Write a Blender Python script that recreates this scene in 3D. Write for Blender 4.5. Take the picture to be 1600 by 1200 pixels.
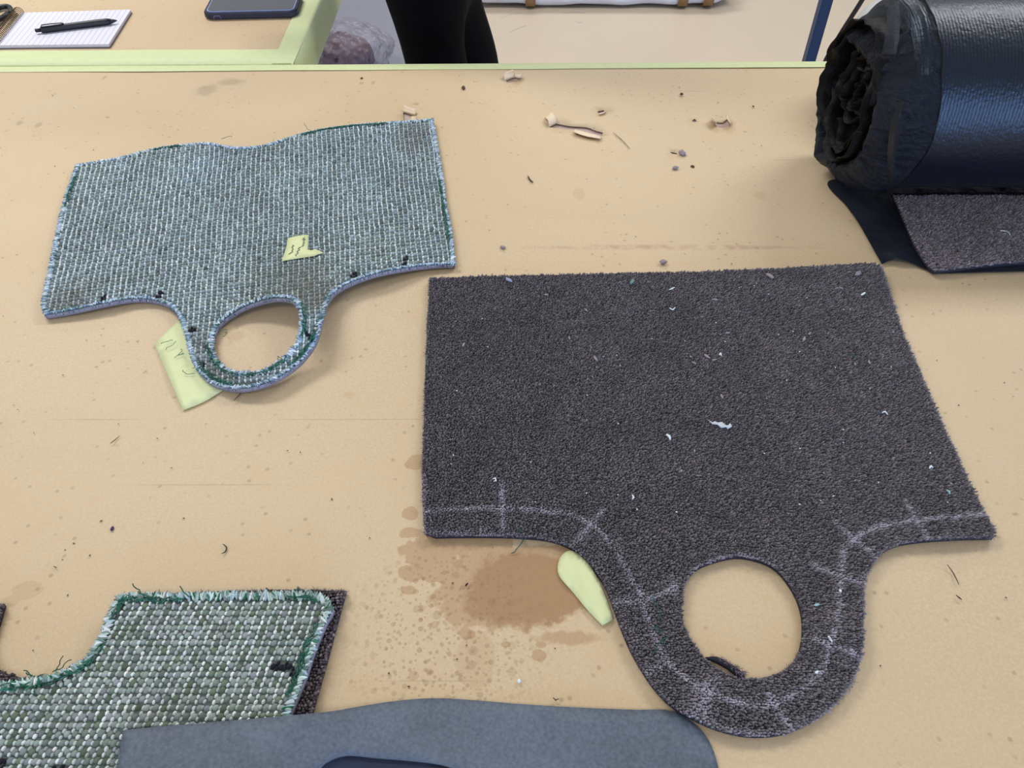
import bpy, bmesh, math, random
import numpy as np
from mathutils import Vector, Matrix, noise as mnoise
from mathutils.geometry import delaunay_2d_cdt

random.seed(7)
RNG = np.random.default_rng(11)
for o in list(bpy.data.objects):
    bpy.data.objects.remove(o)
SC = bpy.context.scene
COL = SC.collection

# ------------------------------------------------------------------ camera
F = 1210.0
PITCH = math.radians(47.0)
TABLE = 0.90
H = 0.52
CAM = np.array([0.0, 0.0, TABLE + H])
cam_data = bpy.data.cameras.new('camera')
cam_data.sensor_fit = 'HORIZONTAL'
cam_data.sensor_width = 36.0
cam_data.lens = F / 1600.0 * 36.0
cam_data.clip_start = 0.02
cam = bpy.data.objects.new('camera', cam_data)
COL.objects.link(cam)
cam.location = CAM
cam.rotation_euler = (math.pi / 2 - PITCH, 0, 0)
SC.camera = cam

# ------------------------------------------------------------------ world, lamps, exposure
SC.view_settings.view_transform = 'Standard'
SC.view_settings.look = 'None'
SC.view_settings.gamma = 1.0
SC.view_settings.use_curve_mapping = False
SC.view_settings.exposure = 0.0
world = bpy.data.worlds.new('world')
SC.world = world
world.use_nodes = True
world.node_tree.nodes['Background'].inputs[0].default_value = (0.93, 0.96, 1.0, 1)
world.node_tree.nodes['Background'].inputs[1].default_value = 0.42


def area(name, loc, target, sx, sy, power, color):
    d = bpy.data.lights.new(name, 'AREA')
    d.shape = 'RECTANGLE'
    d.size, d.size_y = sx, sy
    d.energy = power
    d.color = color
    o = bpy.data.objects.new(name, d)
    COL.objects.link(o)
    o.location = loc
    v = Vector(target) - Vector(loc)
    o.rotation_euler = v.to_track_quat('-Z', 'Y').to_euler()
    return o


area('ceiling_or_fill_light', (-1.5, 2.0, 2.9), (-1.5, 2.0, 0), 1.5, 0.5, 46, (1.0, 0.97, 0.92))
area('ceiling_or_fill_light', (1.9, 2.3, 2.9), (1.9, 2.3, 0), 1.5, 0.5, 46, (1.0, 0.97, 0.92))
area('ceiling_or_fill_light', (0.2, 4.6, 2.9), (0.2, 4.6, 0), 1.8, 0.6, 50, (1.0, 0.97, 0.92))
area('ceiling_or_fill_light', (-0.7, -1.0, 2.9), (-0.7, -1.0, 0), 1.5, 0.5, 15, (1.0, 0.95, 0.87))  # unseen fill added above the near side to brighten paper and film collar
area('blue_sheen_light', (3.0, -2.4, 1.15), (0.8, 0.8, 1.0), 2.6, 1.7, 95, (0.40, 0.60, 1.0))  # unseen blue area light, added for the blue sheen on the roll film
area('blue_sheen_light', (0.0, -2.4, 1.2), (0.3, 0.8, 1.0), 1.2, 1.4, 32, (0.42, 0.62, 1.0))  # second unseen blue light, added behind the camera for glints on the collar


# ------------------------------------------------------------------ pixel to place
def ray(px, py):
    xc = (np.asarray(px, float) - 800) / F
    yc = (600 - np.asarray(py, float)) / F
    s, c = math.sin(PITCH), math.cos(PITCH)
    return xc, c + yc * s, -s + yc * c


def P(px, py, h=0.0, base=TABLE):
    dx, dy, dz = ray(px, py)
    t = (base + h - CAM[2]) / dz
    return np.array([dx * t, dy * t])


def P3(px, py, h=0.0, base=TABLE):
    q = P(px, py, h, base)
    return Vector((q[0], q[1], base + h))


def PY(px, py, Y):
    dx, dy, dz = ray(px, py)
    t = Y / dy
    return Vector((dx * t, Y, CAM[2] + dz * t))


def pxs(points, h=0.0):
    return np.array([P(p[0], p[1], h) for p in points])


def lin(r, g, b):
    f = lambda c: (c / 255 / 12.92) if c / 255 <= 0.04045 else ((c / 255 + 0.055) / 1.055) ** 2.4
    return (f(r), f(g), f(b))


# ------------------------------------------------------------------ materials
def new_mat(name):
    m = bpy.data.materials.new(name)
    m.use_nodes = True
    nt = m.node_tree
    return m, nt, nt.nodes['Principled BSDF']


def plain(name, rgb, rough=0.6, metal=0.0, spec=0.5, var=0.12, scale=60, bump=0.0, bscale=None, bdist=0.001, sheen=0.0):
    m, nt, b = new_mat(name)
    c = lin(*rgb)
    n = nt.nodes.new('ShaderNodeTexNoise')
    n.inputs['Scale'].default_value = scale
    n.inputs['Detail'].default_value = 5
    tc = nt.nodes.new('ShaderNodeTexCoord')
    nt.links.new(tc.outputs['Object'], n.inputs['Vector'])
    mx = nt.nodes.new('ShaderNodeMix')
    mx.data_type = 'RGBA'
    mx.inputs[6].default_value = (*[x * (1 - var) for x in c], 1)
    mx.inputs[7].default_value = (*[min(1, x * (1 + var)) for x in c], 1)
    nt.links.new(n.outputs[0], mx.inputs[0])
    nt.links.new(mx.outputs[2], b.inputs['Base Color'])
    b.inputs['Roughness'].default_value = rough
    b.inputs['Metallic'].default_value = metal
    b.inputs['Specular IOR Level'].default_value = spec
    if sheen:
        b.inputs['Sheen Weight'].default_value = sheen
    if bump:
        n2 = nt.nodes.new('ShaderNodeTexNoise')
        n2.inputs['Scale'].default_value = bscale or scale
        n2.inputs['Detail'].default_value = 4
        nt.links.new(tc.outputs['Object'], n2.inputs['Vector'])
        bp = nt.nodes.new('ShaderNodeBump')
        bp.inputs['Strength'].default_value = bump
        bp.inputs['Distance'].default_value = bdist
        nt.links.new(n2.outputs[0], bp.inputs['Height'])
        nt.links.new(bp.outputs[0], b.inputs['Normal'])
    return m


def attr_mat(name, rough=0.9, spec=0.2, sheen=0.0, bscale=900):
    m, nt, b = new_mat(name)
    a = nt.nodes.new('ShaderNodeAttribute')
    a.attribute_name = 'Col'
    nt.links.new(a.outputs['Color'], b.inputs['Base Color'])
    b.inputs['Roughness'].default_value = rough
    b.inputs['Specular IOR Level'].default_value = spec
    b.inputs['Sheen Weight'].default_value = sheen
    tc = nt.nodes.new('ShaderNodeTexCoord')
    n2 = nt.nodes.new('ShaderNodeTexNoise')
    n2.inputs['Scale'].default_value = bscale
    nt.links.new(tc.outputs['Object'], n2.inputs['Vector'])
    bp = nt.nodes.new('ShaderNodeBump')
    bp.inputs['Strength'].default_value = 0.5
    bp.inputs['Distance'].default_value = 0.0006
    nt.links.new(n2.outputs[0], bp.inputs['Height'])
    nt.links.new(bp.outputs[0], b.inputs['Normal'])
    return m


def ground_radii(px, py, rx, ry):
    c = P(px, py)
    ax = P(px + rx, py) - c
    ay = P(px, py + ry) - P(px, py - ry)
    return c, abs(ax[0]), abs(ay[1]) / 2


def paper_material():
    m, nt, b = new_mat('kraft_paper')
    N, L = nt.nodes, nt.links
    tc = N.new('ShaderNodeTexCoord')
    pos = tc.outputs['Object']

    def noise(scale, detail=3, rough=0.55):
        n = N.new('ShaderNodeTexNoise')
        n.inputs['Scale'].default_value = scale
        n.inputs['Detail'].default_value = detail
        n.inputs['Roughness'].default_value = rough
        L.new(pos, n.inputs['Vector'])
        return n.outputs[0]

    def math_(op, a, bb=None, c=None):
        n = N.new('ShaderNodeMath')
        n.operation = op
        for i, v in enumerate((a, bb, c)):
            if v is None:
                continue
            if isinstance(v, (int, float)):
                n.inputs[i].default_value = v
            else:
                L.new(v, n.inputs[i])
        return n.outputs[0]

    def mix(fac, a, bb):
        n = N.new('ShaderNodeMix')
        n.data_type = 'RGBA'
        if isinstance(fac, (int, float)):
            n.inputs[0].default_value = fac
        else:
            L.new(fac, n.inputs[0])
        for i, v in ((6, a), (7, bb)):
            if isinstance(v, tuple):
                n.inputs[i].default_value = (*v, 1)
            else:
                L.new(v, n.inputs[i])
        return n.outputs[2]

    def smooth(v, lo, hi):
        n = N.new('ShaderNodeMapRange')
        n.interpolation_type = 'SMOOTHSTEP'
        n.inputs[1].default_value = lo
        n.inputs[2].default_value = hi
        L.new(v, n.inputs[0])
        return n.outputs[0]

    fibre = noise(420, 6, 0.7)
    cloud = noise(5, 4)
    mid = noise(28, 4)
    base = mix(smooth(fibre, 0.3, 0.7), lin(201, 177, 142), lin(212, 191, 158))
    base = mix(math_('MULTIPLY', smooth(cloud, 0.3, 0.75), 0.45), base, lin(208, 183, 147))
    base = mix(math_('MULTIPLY', smooth(mid, 0.52, 0.8), 0.35), base, lin(200, 174, 134))
    # fine dark flecks
    v = N.new('ShaderNodeTexVoronoi')
    v.inputs['Scale'].default_value = 55
    v.voronoi_dimensions = '2D'
    L.new(pos, v.inputs['Vector'])
    fl = math_('MULTIPLY', smooth(v.outputs['Distance'], 0.12, 0.05), smooth(mid, 0.5, 0.62))
    base = mix(math_('MULTIPLY', fl, 0.5), base, lin(150, 122, 88))

    w1 = noise(45, 4)
    w2 = noise(16, 3)
    w3 = noise(120, 3)
    wob = math_('ADD', math_('MULTIPLY', math_('SUBTRACT', w1, 0.5), 1.3), math_('MULTIPLY', math_('SUBTRACT', w2, 0.5), 0.6))
    wob = math_('ADD', wob, math_('MULTIPLY', math_('SUBTRACT', w3, 0.5), 0.9))

    def blob(px, py, rx, ry, soft=0.06, wobble=1.0):
        c, ax, ay = ground_radii(px, py, rx, ry)
        s = N.new('ShaderNodeVectorMath')
        s.operation = 'SUBTRACT'
        L.new(pos, s.inputs[0])
        s.inputs[1].default_value = (c[0], c[1], 0)
        k = N.new('ShaderNodeVectorMath')
        k.operation = 'MULTIPLY'
        L.new(s.outputs[0], k.inputs[0])
        k.inputs[1].default_value = (1 / ax, 1 / ay, 0)
        ln = N.new('ShaderNodeVectorMath')
        ln.operation = 'LENGTH'
        L.new(k.outputs[0], ln.inputs[0])
        d = math_('ADD', ln.outputs['Value'], math_('MULTIPLY', wob, wobble))
        return smooth(d, 1 + soft, 1 - soft)

    def union(lst):
        r = lst[0]
        for q in lst[1:]:
            r = math_('MAXIMUM', r, q)
        return r

    light = union([blob(800, 920, 122, 72, 0.08, 0.8), blob(672, 862, 48, 27), blob(694, 890, 44, 22), blob(640, 832, 17, 10),
                   blob(640, 802, 15, 12), blob(649, 722, 15, 11), blob(640, 895, 24, 13), blob(637, 922, 13, 8),
                   blob(716, 848, 58, 11), blob(766, 853, 42, 13), blob(704, 905, 14, 10), blob(845, 865, 50, 14),
                   blob(880, 995, 60, 10, 0.3, 1.6), blob(730, 990, 14, 9), blob(842, 1023, 12, 10), blob(790, 1007, 10, 6),
                   blob(845, 1007, 9, 6)])
    base = mix(math_('MULTIPLY', light, 0.46), base, lin(160, 116, 68))
    faint = union([blob(745, 1030, 31, 48, 0.05, 0.35), blob(43, 922, 24, 15, 0.05, 0.5), blob(16, 940, 15, 10, 0.05, 0.4),
                   blob(905, 303, 9, 9, 0.3, 0.5), blob(1188, 306, 9, 6, 0.3, 0.5), blob(370, 525, 10, 8, 0.4, 0.6),
                   blob(545, 617, 9, 5, 0.4, 0.6)])
    base = mix(math_('MULTIPLY', faint, 0.2), base, lin(165, 122, 74))
    core = union([blob(826, 922, 98, 60, 0.13, 0.5)])
    base = mix(math_('MULTIPLY', core, 0.55), base, lin(146, 101, 56))
    # spatter of small drops round the large stain
    reg = math_('MULTIPLY', blob(700, 985, 135, 150, 0.5, 0.3), 1.0)
    for sc_, th, st in ((75, 0.34, 0.28), (140, 0.38, 0.40), (230, 0.40, 0.38)):
        vv = N.new('ShaderNodeTexVoronoi')
        vv.voronoi_dimensions = '2D'
        vv.inputs['Scale'].default_value = sc_
        L.new(pos, vv.inputs['Vector'])
        sz = N.new('ShaderNodeSeparateColor')
        L.new(vv.outputs['Color'], sz.inputs[0])
        rad = math_('MULTIPLY', math_('SUBTRACT', sz.outputs[0], 0.22), th)
        dd = math_('SUBTRACT', math_('ADD', vv.outputs['Distance'], math_('MULTIPLY', wob, 0.12)), rad)
        mk = math_('MULTIPLY', smooth(dd, 0.03, -0.03), reg)
        base = mix(math_('MULTIPLY', mk, st), base, lin(140, 105, 70))
    # rubbed reddish line and faint pencil lines
    rub = math_('MULTIPLY', blob(1045, 386, 190, 4, 0.5, 0.7), smooth(w1, 0.35, 0.6))
    base = mix(math_('MULTIPLY', rub, 0.5), base, lin(158, 112, 88))
    for (a, bb, c, d) in ((320, 757, 115, 1.2), (560, 655, 130, 1.1), (150, 655, 60, 1), (680, 1064, 75, 1.2), (1080, 142, 22, 0.8), (1225, 250, 22, 0.7)):
        base = mix(math_('MULTIPLY', blob(a, bb, c, d, 0.5, 0.6), 0.22), base, lin(130, 105, 80))
    smud = union([blob(322, 140, 15, 8, 0.5, 1.0), blob(360, 128, 18, 5, 0.6, 1.0), blob(30, 192, 5, 4, 0.4), blob(60, 195, 5, 4, 0.4),
                  blob(168, 183, 4, 2, .4), blob(163, 121, 3, 3, .4), blob(565, 130, 4, 2, .3), blob(583, 129, 4, 3, .3), blob(650, 162, 6, 2, .4)])
    base = mix(math_('MULTIPLY', smud, 0.4), base, lin(140, 115, 90))
    L.new(base, b.inputs['Base Color'])
    b.inputs['Roughness'].default_value = 0.55
    b.inputs['Specular IOR Level'].default_value = 0.6
    bp = N.new('ShaderNodeBump')
    bp.inputs['Strength'].default_value = 0.25
    bp.inputs['Distance'].default_value = 0.0008
    # broad soft creases of the sheet
    cmp_ = N.new('ShaderNodeMapping')
    cmp_.inputs['Rotation'].default_value = (0, 0, 0.45)
    cmp_.inputs['Scale'].default_value = (1.3, 3.0, 1)
    L.new(pos, cmp_.inputs[0])
    cnz = N.new('ShaderNodeTexNoise')
    cnz.inputs['Scale'].default_value = 1.6
    cnz.inputs['Detail'].default_value = 1.2
    cnz.inputs['Distortion'].default_value = 0.4
    L.new(cmp_.outputs[0], cnz.inputs['Vector'])
    bp0 = N.new('ShaderNodeBump')
    bp0.inputs['Strength'].default_value = 0.6
    bp0.inputs['Distance'].default_value = 0.022
    L.new(cnz.outputs[0], bp0.inputs['Height'])
    L.new(bp0.outputs[0], bp.inputs['Normal'])
    hh = math_('ADD', math_('MULTIPLY', fibre, 0.3), math_('MULTIPLY', mid, 1.5))
    L.new(hh, bp.inputs['Height'])
    L.new(bp.outputs[0], b.inputs['Normal'])
    return m


# ------------------------------------------------------------------ object helpers
def link_mesh(name, me, mat, parent=None, smooth=True):
    if mat is not None:
        me.materials.append(mat)
    if smooth:
        me.polygons.foreach_set('use_smooth', np.ones(len(me.polygons), bool))
    o = bpy.data.objects.new(name, me)
    COL.objects.link(o)
    if parent is not None:
        o.parent = parent
        o.matrix_parent_inverse = Matrix.Translation(parent.location).inverted() if parent.parent is None else parent_inv(parent)
    return o


def parent_inv(p):
    t = Vector((0, 0, 0))
    q = p
    loc = Vector((0, 0, 0))
    # every mesh below is built in world coordinates; only the root Empties carry a location
    while q is not None:
        loc = loc + (q.location if q.parent is None else Vector((0, 0, 0)))
        q = q.parent
    return Matrix.Identity(4) if p.type == 'MESH' and p.parent is not None else Matrix.Translation(loc).inverted()


def mesh(name, verts, faces, mat, parent=None, smooth=True):
    me = bpy.data.meshes.new(name)
    me.from_pydata([tuple(v) for v in verts], [], faces)
    me.update()
    return link_mesh(name, me, mat, parent, smooth)


def mesh_np(name, verts, tris, mat, parent=None, smooth=True, colors=None):
    me = bpy.data.meshes.new(name)
    nv, nf = len(verts), len(tris)
    me.vertices.add(nv)
    me.vertices.foreach_set('co', np.ascontiguousarray(verts, np.float32).ravel())
    me.loops.add(nf * 3)
    me.loops.foreach_set('vertex_index', np.ascontiguousarray(tris, np.int32).ravel())
    me.polygons.add(nf)
    me.polygons.foreach_set('loop_start', np.arange(0, nf * 3, 3, dtype=np.int32))
    me.update(calc_edges=True)
    me.validate()
    if colors is not None:
        a = me.color_attributes.new('Col', 'FLOAT_COLOR', 'POINT')
        c4 = np.ones((nv, 4), np.float32)
        c4[:, :3] = colors
        a.data.foreach_set('color', c4.ravel())
    return link_mesh(name, me, mat, parent, smooth)


def tag(o, label=None, cat=None, group=None, kind=None):
    if label:
        o['label'] = label
    if cat:
        o['category'] = cat
    if group:
        o['group'] = group
    if kind:
        o['kind'] = kind
    return o


def thing(name, label, cat, loc, group=None):
    o = bpy.data.objects.new(name, None)
    COL.objects.link(o)
    o.location = loc
    o.empty_display_size = 0.05
    return tag(o, label, cat, group)


def curve_pts(points, step, closed=True):
    """Catmull-Rom through points; a point written (x, y, 1) is a sharp corner."""
    n = len(points)
    out = []
    pts = [np.array(p[:2], float) for p in points]
    cor = [len(p) > 2 and p[2] == 1 for p in points]
    rng = range(n if closed else n - 1)
    for i in rng:
        p1, p2 = pts[i], pts[(i + 1) % n]
        p0 = pts[(i - 1) % n] if (closed or i > 0) else p1
        p3 = pts[(i + 2) % n] if (closed or i + 2 < n) else p2
        m1 = (p2 - p0) / 2
        m2 = (p3 - p1) / 2
        d = p2 - p1
        if cor[i]:
            m1 = d
        if cor[(i + 1) % n]:
            m2 = d
        k = max(1, int(round(np.linalg.norm(d) / step)))
        for j in range(k):
            t = j / k
            out.append((2 * t**3 - 3 * t**2 + 1) * p1 + (t**3 - 2 * t**2 + t) * m1 + (-2 * t**3 + 3 * t**2) * p2 + (t**3 - t**2) * m2)
    if not closed:
        out.append(pts[-1])
    return np.array(out)


def inside(q, poly):
    x, y = q[:, 0], q[:, 1]
    r = np.zeros(len(q), bool)
    a, b = poly, np.roll(poly, -1, 0)
    for (x1, y1), (x2, y2) in zip(a, b):
        if y1 == y2:
            continue
        c = ((y1 > y) != (y2 > y)) & (x < (x2 - x1) * (y - y1) / (y2 - y1) + x1)
        r ^= c
    return r


def seg_dist(q, poly, closed=True):
    a = poly if closed else poly[:-1]
    b = np.roll(poly, -1, 0) if closed else poly[1:]
    best = np.full(len(q), 1e9)
    for p1, p2 in zip(a, b):
        d = p2 - p1
        L2 = d @ d + 1e-12
        t = np.clip(((q - p1) @ d) / L2, 0, 1)
        e = q - (p1 + t[:, None] * d)
        best = np.minimum(best, np.hypot(e[:, 0], e[:, 1]))
    return best


def in_shape(q, outline, holes):
    r = inside(q, outline)
    for hl in holes:
        r &= ~inside(q, hl)
    return r


def vnoise(q, scale, seed=0.0):
    return np.array([mnoise.noise(Vector((x * scale + seed, y * scale - seed, seed))) for x, y in q])


def lift(q, h):
    """ground point seen along the eye's line at height h above the table"""
    k = ((H - h) / H)
    return np.c_[q[:, 0] * k, q[:, 1] * k, TABLE + h]


def gauss_fn(base, bumps):
    """height above the table: base plus soft bumps (px, py, radius px, height)"""
    lst = []
    for (px, py, rp, hh) in bumps:
        c, ax, ay = ground_radii(px, py, rp, rp * 0.7)
        lst.append((c, ax, max(ay, 0.02), hh))

    def f(q):
        z = np.full(len(q), base, float)
        for c, ax, ay, hh in lst:
            z += hh * np.exp(-(((q[:, 0] - c[0]) / ax) ** 2 + ((q[:, 1] - c[1]) / ay) ** 2))
        return z
    return f


def sheet(name, outline, holes, step, thick, zf, mat, parent=None, smooth=False, side_mat=None, shift=True):
    """a cut-out sheet: top, bottom and edge wall; outline and holes in ground metres"""
    pts = [outline] + holes
    V, E = [], []
    for loop in pts:
        s = len(V)
        V += [tuple(p) for p in loop]
        E += [(s + i, s + (i + 1) % len(loop)) for i in range(len(loop))]
    lo, hi = outline.min(0), outline.max(0)
    gx, gy = np.meshgrid(np.arange(lo[0], hi[0], step), np.arange(lo[1], hi[1], step))
    g = np.c_[gx.ravel(), gy.ravel()]
    g[:, 0] += (np.round((g[:, 1] - lo[1]) / step) % 2) * step * 0.5
    g = g[in_shape(g, outline, holes)]
    if len(g):
        dmin = np.full(len(g), 1e9)
        for loop in pts:
            dmin = np.minimum(dmin, seg_dist(g, loop))
        g = g[dmin > step * 0.45]
        V += [tuple(p) for p in g]
    r = delaunay_2d_cdt([Vector(v) for v in V], E, [], 0, 1e-7)
    v2 = np.array([tuple(v) for v in r[0]])
    tr = np.array([f for f in r[2] if len(f) == 3], int)
    cen = v2[tr].mean(1)
    tr = tr[in_shape(cen, outline, holes)]
    a = v2[tr]
    area2 = (a[:, 1, 0] - a[:, 0, 0]) * (a[:, 2, 1] - a[:, 0, 1]) - (a[:, 1, 1] - a[:, 0, 1]) * (a[:, 2, 0] - a[:, 0, 0])
    tr[area2 < 0] = tr[area2 < 0][:, ::-1]
    hz = zf(v2)
    top = lift(v2, hz + thick) if shift else np.c_[v2, TABLE + hz + thick]
    bot = top.copy()
    bot[:, 2] -= thick
    n = len(v2)
    ed = {}
    for f in tr:
        for i in range(3):
            e = (f[i], f[(i + 1) % 3])
            ed[e] = True
    wall = []
    for (i, j) in ed:
        if (j, i) not in ed:
            wall += [(j, i, i + n), (j, i + n, j + n)]
    faces = np.vstack([tr, tr[:, ::-1] + n] + ([np.array(wall)] if wall else []))
    o = mesh_np(name, np.vstack([top, bot]), faces, mat, parent, smooth)
    if side_mat is not None:
        o.data.materials.append(side_mat)
        mi = np.zeros(len(faces), np.int32)
        mi[len(tr):] = 1
        if len(o.data.polygons) == len(faces):
            o.data.polygons.foreach_set('material_index', mi)
    return o


def template_dome(k=6):
    v, f = [], []
    for r, z in ((1.0, -0.25), (0.78, 0.55)):
        for i in range(k):
            a = 2 * math.pi * i / k
            v.append((r * math.cos(a), r * math.sin(a), z))
    v.append((0, 0, 1))
    for i in range(k):
        j = (i + 1) % k
        f += [(i, j, k + j), (i, k + j, k + i), (k + i, k + j, 2 * k)]
    return np.array(v), np.array(f)


def template_ball(k=6):
    v, f = [(0, 0, -1)], []
    for r, z in ((0.8, -0.6), (1, 0), (0.8, 0.6)):
        for i in range(k):
            a = 2 * math.pi * i / k
            v.append((r * math.cos(a), r * math.sin(a), z))
    v.append((0, 0, 1))
    for i in range(k):
        j = (i + 1) % k
        f += [(0, 1 + j, 1 + i)]
        for s in (0, 1):
            a = 1 + s * k
            f += [(a + i, a + j, a + k + j), (a + i, a + k + j, a + k + i)]
        a = 1 + 2 * k
        f += [(a + i, a + j, 1 + 3 * k)]
    return np.array(v), np.array(f)


def instances(name, tpl, cen, U, V, W, colors, mat, parent, shade=None):
    """one joined mesh of many small pieces; U, V, W are each piece's scaled axes"""
    tv, tf = tpl
    n, k = len(cen), len(tv)
    vv = cen[:, None, :] + tv[None, :, 0:1] * U[:, None, :] + tv[None, :, 1:2] * V[:, None, :] + tv[None, :, 2:3] * W[:, None, :]
    ff = tf[None] + (np.arange(n) * k)[:, None, None]
    cc = np.repeat(colors[:, None, :], k, 1)
    o = mesh_np(name, vv.reshape(-1, 3), ff.reshape(-1, 3), mat, parent, True, cc.reshape(-1, 3))
    o['kind'] = 'stuff'
    return o


def strands(name, base, tip, mid, rad, colors, mat, parent):
    """thin tapering fibres, three-sided"""
    n = len(base)
    d = tip - base
    d /= np.linalg.norm(d, axis=1)[:, None] + 1e-9
    up = np.tile(np.array([[0.31, 0.2, 0.93]]), (n, 1))
    a = np.cross(d, up)
    a /= np.linalg.norm(a, axis=1)[:, None] + 1e-9
    b = np.cross(d, a)
    V = []
    for (c, r) in ((base, 1.0), (mid, 0.85)):
        for k in range(3):
            t = 2 * math.pi * k / 3
            V.append(c + (a * math.cos(t) + b * math.sin(t)) * (rad * r)[:, None])
    V.append(tip)
    vv = np.stack(V, 1)
    tf = []
    for i in range(3):
        j = (i + 1) % 3
        tf += [(i, j, 3 + j), (i, 3 + j, 3 + i), (3 + i, 3 + j, 6)]
    ff = np.array(tf)[None] + (np.arange(n) * 7)[:, None, None]
    cc = np.repeat(colors[:, None, :], 7, 1)
    o = mesh_np(name, vv.reshape(-1, 3), ff.reshape(-1, 3), mat, parent, True, cc.reshape(-1, 3))
    o['kind'] = 'stuff'
    return o


def tube_data(pts, rad, k=8):
    pts = [Vector(p) for p in pts]
    V, Fc = [], []
    n = len(pts)
    rads = rad if hasattr(rad, '__len__') else [rad] * n
    prev = None
    for i, p in enumerate(pts):
        d = (pts[min(i + 1, n - 1)] - pts[max(i - 1, 0)])
        d = d.normalized() if d.length > 1e-9 else Vector((0, 0, 1))
        if prev is None:
            ref = Vector((0, 0, 1)) if abs(d.z) < 0.9 else Vector((1, 0, 0))
            a = d.cross(ref).normalized()
        else:
            a = (prev - d * prev.dot(d)).normalized()
        prev = a
        b = d.cross(a)
        for j in range(k):
            t = 2 * math.pi * j / k
            V.append(p + (a * math.cos(t) + b * math.sin(t)) * rads[i])
    for i in range(n - 1):
        for j in range(k):
            q = (j + 1) % k
            Fc.append((i * k + j, i * k + q, (i + 1) * k + q, (i + 1) * k + j))
    Fc.append(tuple(range(k))[::-1])
    Fc.append(tuple((n - 1) * k + j for j in range(k)))
    return V, Fc


def tube(name, pts, rad, mat, parent=None, k=8):
    V, Fc = tube_data(pts, rad, k)
    return mesh(name, V, Fc, mat, parent)


def merge(parts):
    V, Fc = [], []
    for v, f in parts:
        s = len(V)
        V += list(v)
        Fc += [tuple(i + s for i in q) for q in f]
    return V, Fc


def box_data(lo, hi):
    x0, y0, z0 = lo
    x1, y1, z1 = hi
    v = [(x0, y0, z0), (x1, y0, z0), (x1, y1, z0), (x0, y1, z0), (x0, y0, z1), (x1, y0, z1), (x1, y1, z1), (x0, y1, z1)]
    f = [(0, 3, 2, 1), (4, 5, 6, 7), (0, 1, 5, 4), (1, 2, 6, 5), (2, 3, 7, 6), (3, 0, 4, 7)]
    return v, f


def bevel_obj(o, w, seg=2):
    md = o.modifiers.new('bevel', 'BEVEL')
    md.width = w
    md.segments = seg
    md.limit_method = 'ANGLE'
    return o


def box(name, lo, hi, mat, parent=None, bev=0.0):
    v, f = box_data(lo, hi)
    o = mesh(name, v, f, mat, parent, smooth=False)
    if bev:
        bevel_obj(o, bev)
    return o


def lathe(name, prof, origin, axis, mat, parent=None, k=24, world=None):
    """profile (distance along axis, radius)"""
    ax = Vector(axis).normalized()
    ref = Vector((0, 0, 1)) if abs(ax.z) < 0.9 else Vector((1, 0, 0))
    a = ax.cross(ref).normalized()
    b = ax.cross(a)
    V, Fc = [], []
    for (t, r) in prof:
        for j in range(k):
            g = 2 * math.pi * j / k
            V.append(Vector(origin) + ax * t + (a * math.cos(g) + b * math.sin(g)) * max(r, 1e-5))
    for i in range(len(prof) - 1):
        for j in range(k):
            q = (j + 1) % k
            Fc.append((i * k + j, i * k + q, (i + 1) * k + q, (i + 1) * k + j))
    Fc.append(tuple(range(k))[::-1])
    Fc.append(tuple((len(prof) - 1) * k + j for j in range(k)))
    return mesh(name, V, Fc, mat, parent)


# ------------------------------------------------------------------ shared materials
M_paper = paper_material()
M_under = plain('table_underlay', (188, 166, 158), 0.8)
M_tape = plain('masking_tape', (212, 223, 172), 0.6, var=0.07, scale=90, bump=0.4, bscale=160, bdist=0.0012)
M_tape2 = plain('masking_tape_bit', (218, 226, 174), 0.6, var=0.06, scale=140, bump=0.3, bscale=260, bdist=0.0008)
M_steel = plain('grey_table_leg', (92, 94, 98), 0.45, 0.6)
M_yarn = attr_mat('woven_yarn', 0.85, 0.25, 0.05)
M_pile = attr_mat('carpet_pile', 0.95, 0.1, 0.1)
M_fibre = attr_mat('loose_fibre', 0.9, 0.2)
M_matbase = plain('mat_base', (84, 97, 94), 0.95, var=0.25, scale=300)
M_matside = plain('mat_backing', (140, 140, 158), 0.9, var=0.5, scale=420)
M_carpetbase = plain('carpet_base', (46, 44, 50), 0.95, var=0.25, scale=300)
M_carpetside = plain('carpet_backing', (26, 26, 44), 0.8, var=0.3, scale=200)
M_black = plain('black_plastic', (22, 24, 34), 0.4, var=0.1)
M_dark = plain('dark_crumb', (84, 66, 54), 0.9, var=0.3)

# ------------------------------------------------------------------ floor
floor_m = plain('floor_vinyl', (190, 176, 158), 0.5, var=0.05, scale=2.5, bump=0.05, bscale=30, bdist=0.002)
fl = mesh('floor', [(-6, -4, 0), (6, -4, 0), (6, 9, 0), (-6, 9, 0)], [(0, 1, 2, 3)], floor_m, None, False)
tag(fl, kind='structure')
fl_scuffs = []
for (a, b_, c, d, e, f_) in ((782, 28, 800, 22, 815, 20), (797, 50, 808, 45, 822, 40), (880, 20, 900, 19, 912, 21), (900, 33, 905, 36, 910, 34)):
    q = [P3(a, b_, 0, 0), P3(c, d, 0, 0), P3(e, f_, 0, 0)]
    V, Fc = [], []
    for p in q:
        V += [p + Vector((0, -0.004, 0.0006)), p + Vector((0, 0.004, 0.0006))]
    fl_scuffs.append((V, [(0, 2, 3, 1), (2, 4, 5, 3)]))
V, Fc = merge(fl_scuffs)
o = mesh('scuff_mark', V, Fc, plain('floor_scuff', (176, 165, 152), 0.6), fl, False)
o['kind'] = 'stuff'

# ------------------------------------------------------------------ main work table
far_l, far_r = P(0, 105), P(1270, 97)
slope = (far_r[1] - far_l[1]) / (far_r[0] - far_l[0])
yfar = lambda x: far_l[1] + slope * (x - far_l[0])
XL, XR, YN = -1.25, 1.55, 0.02

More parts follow.
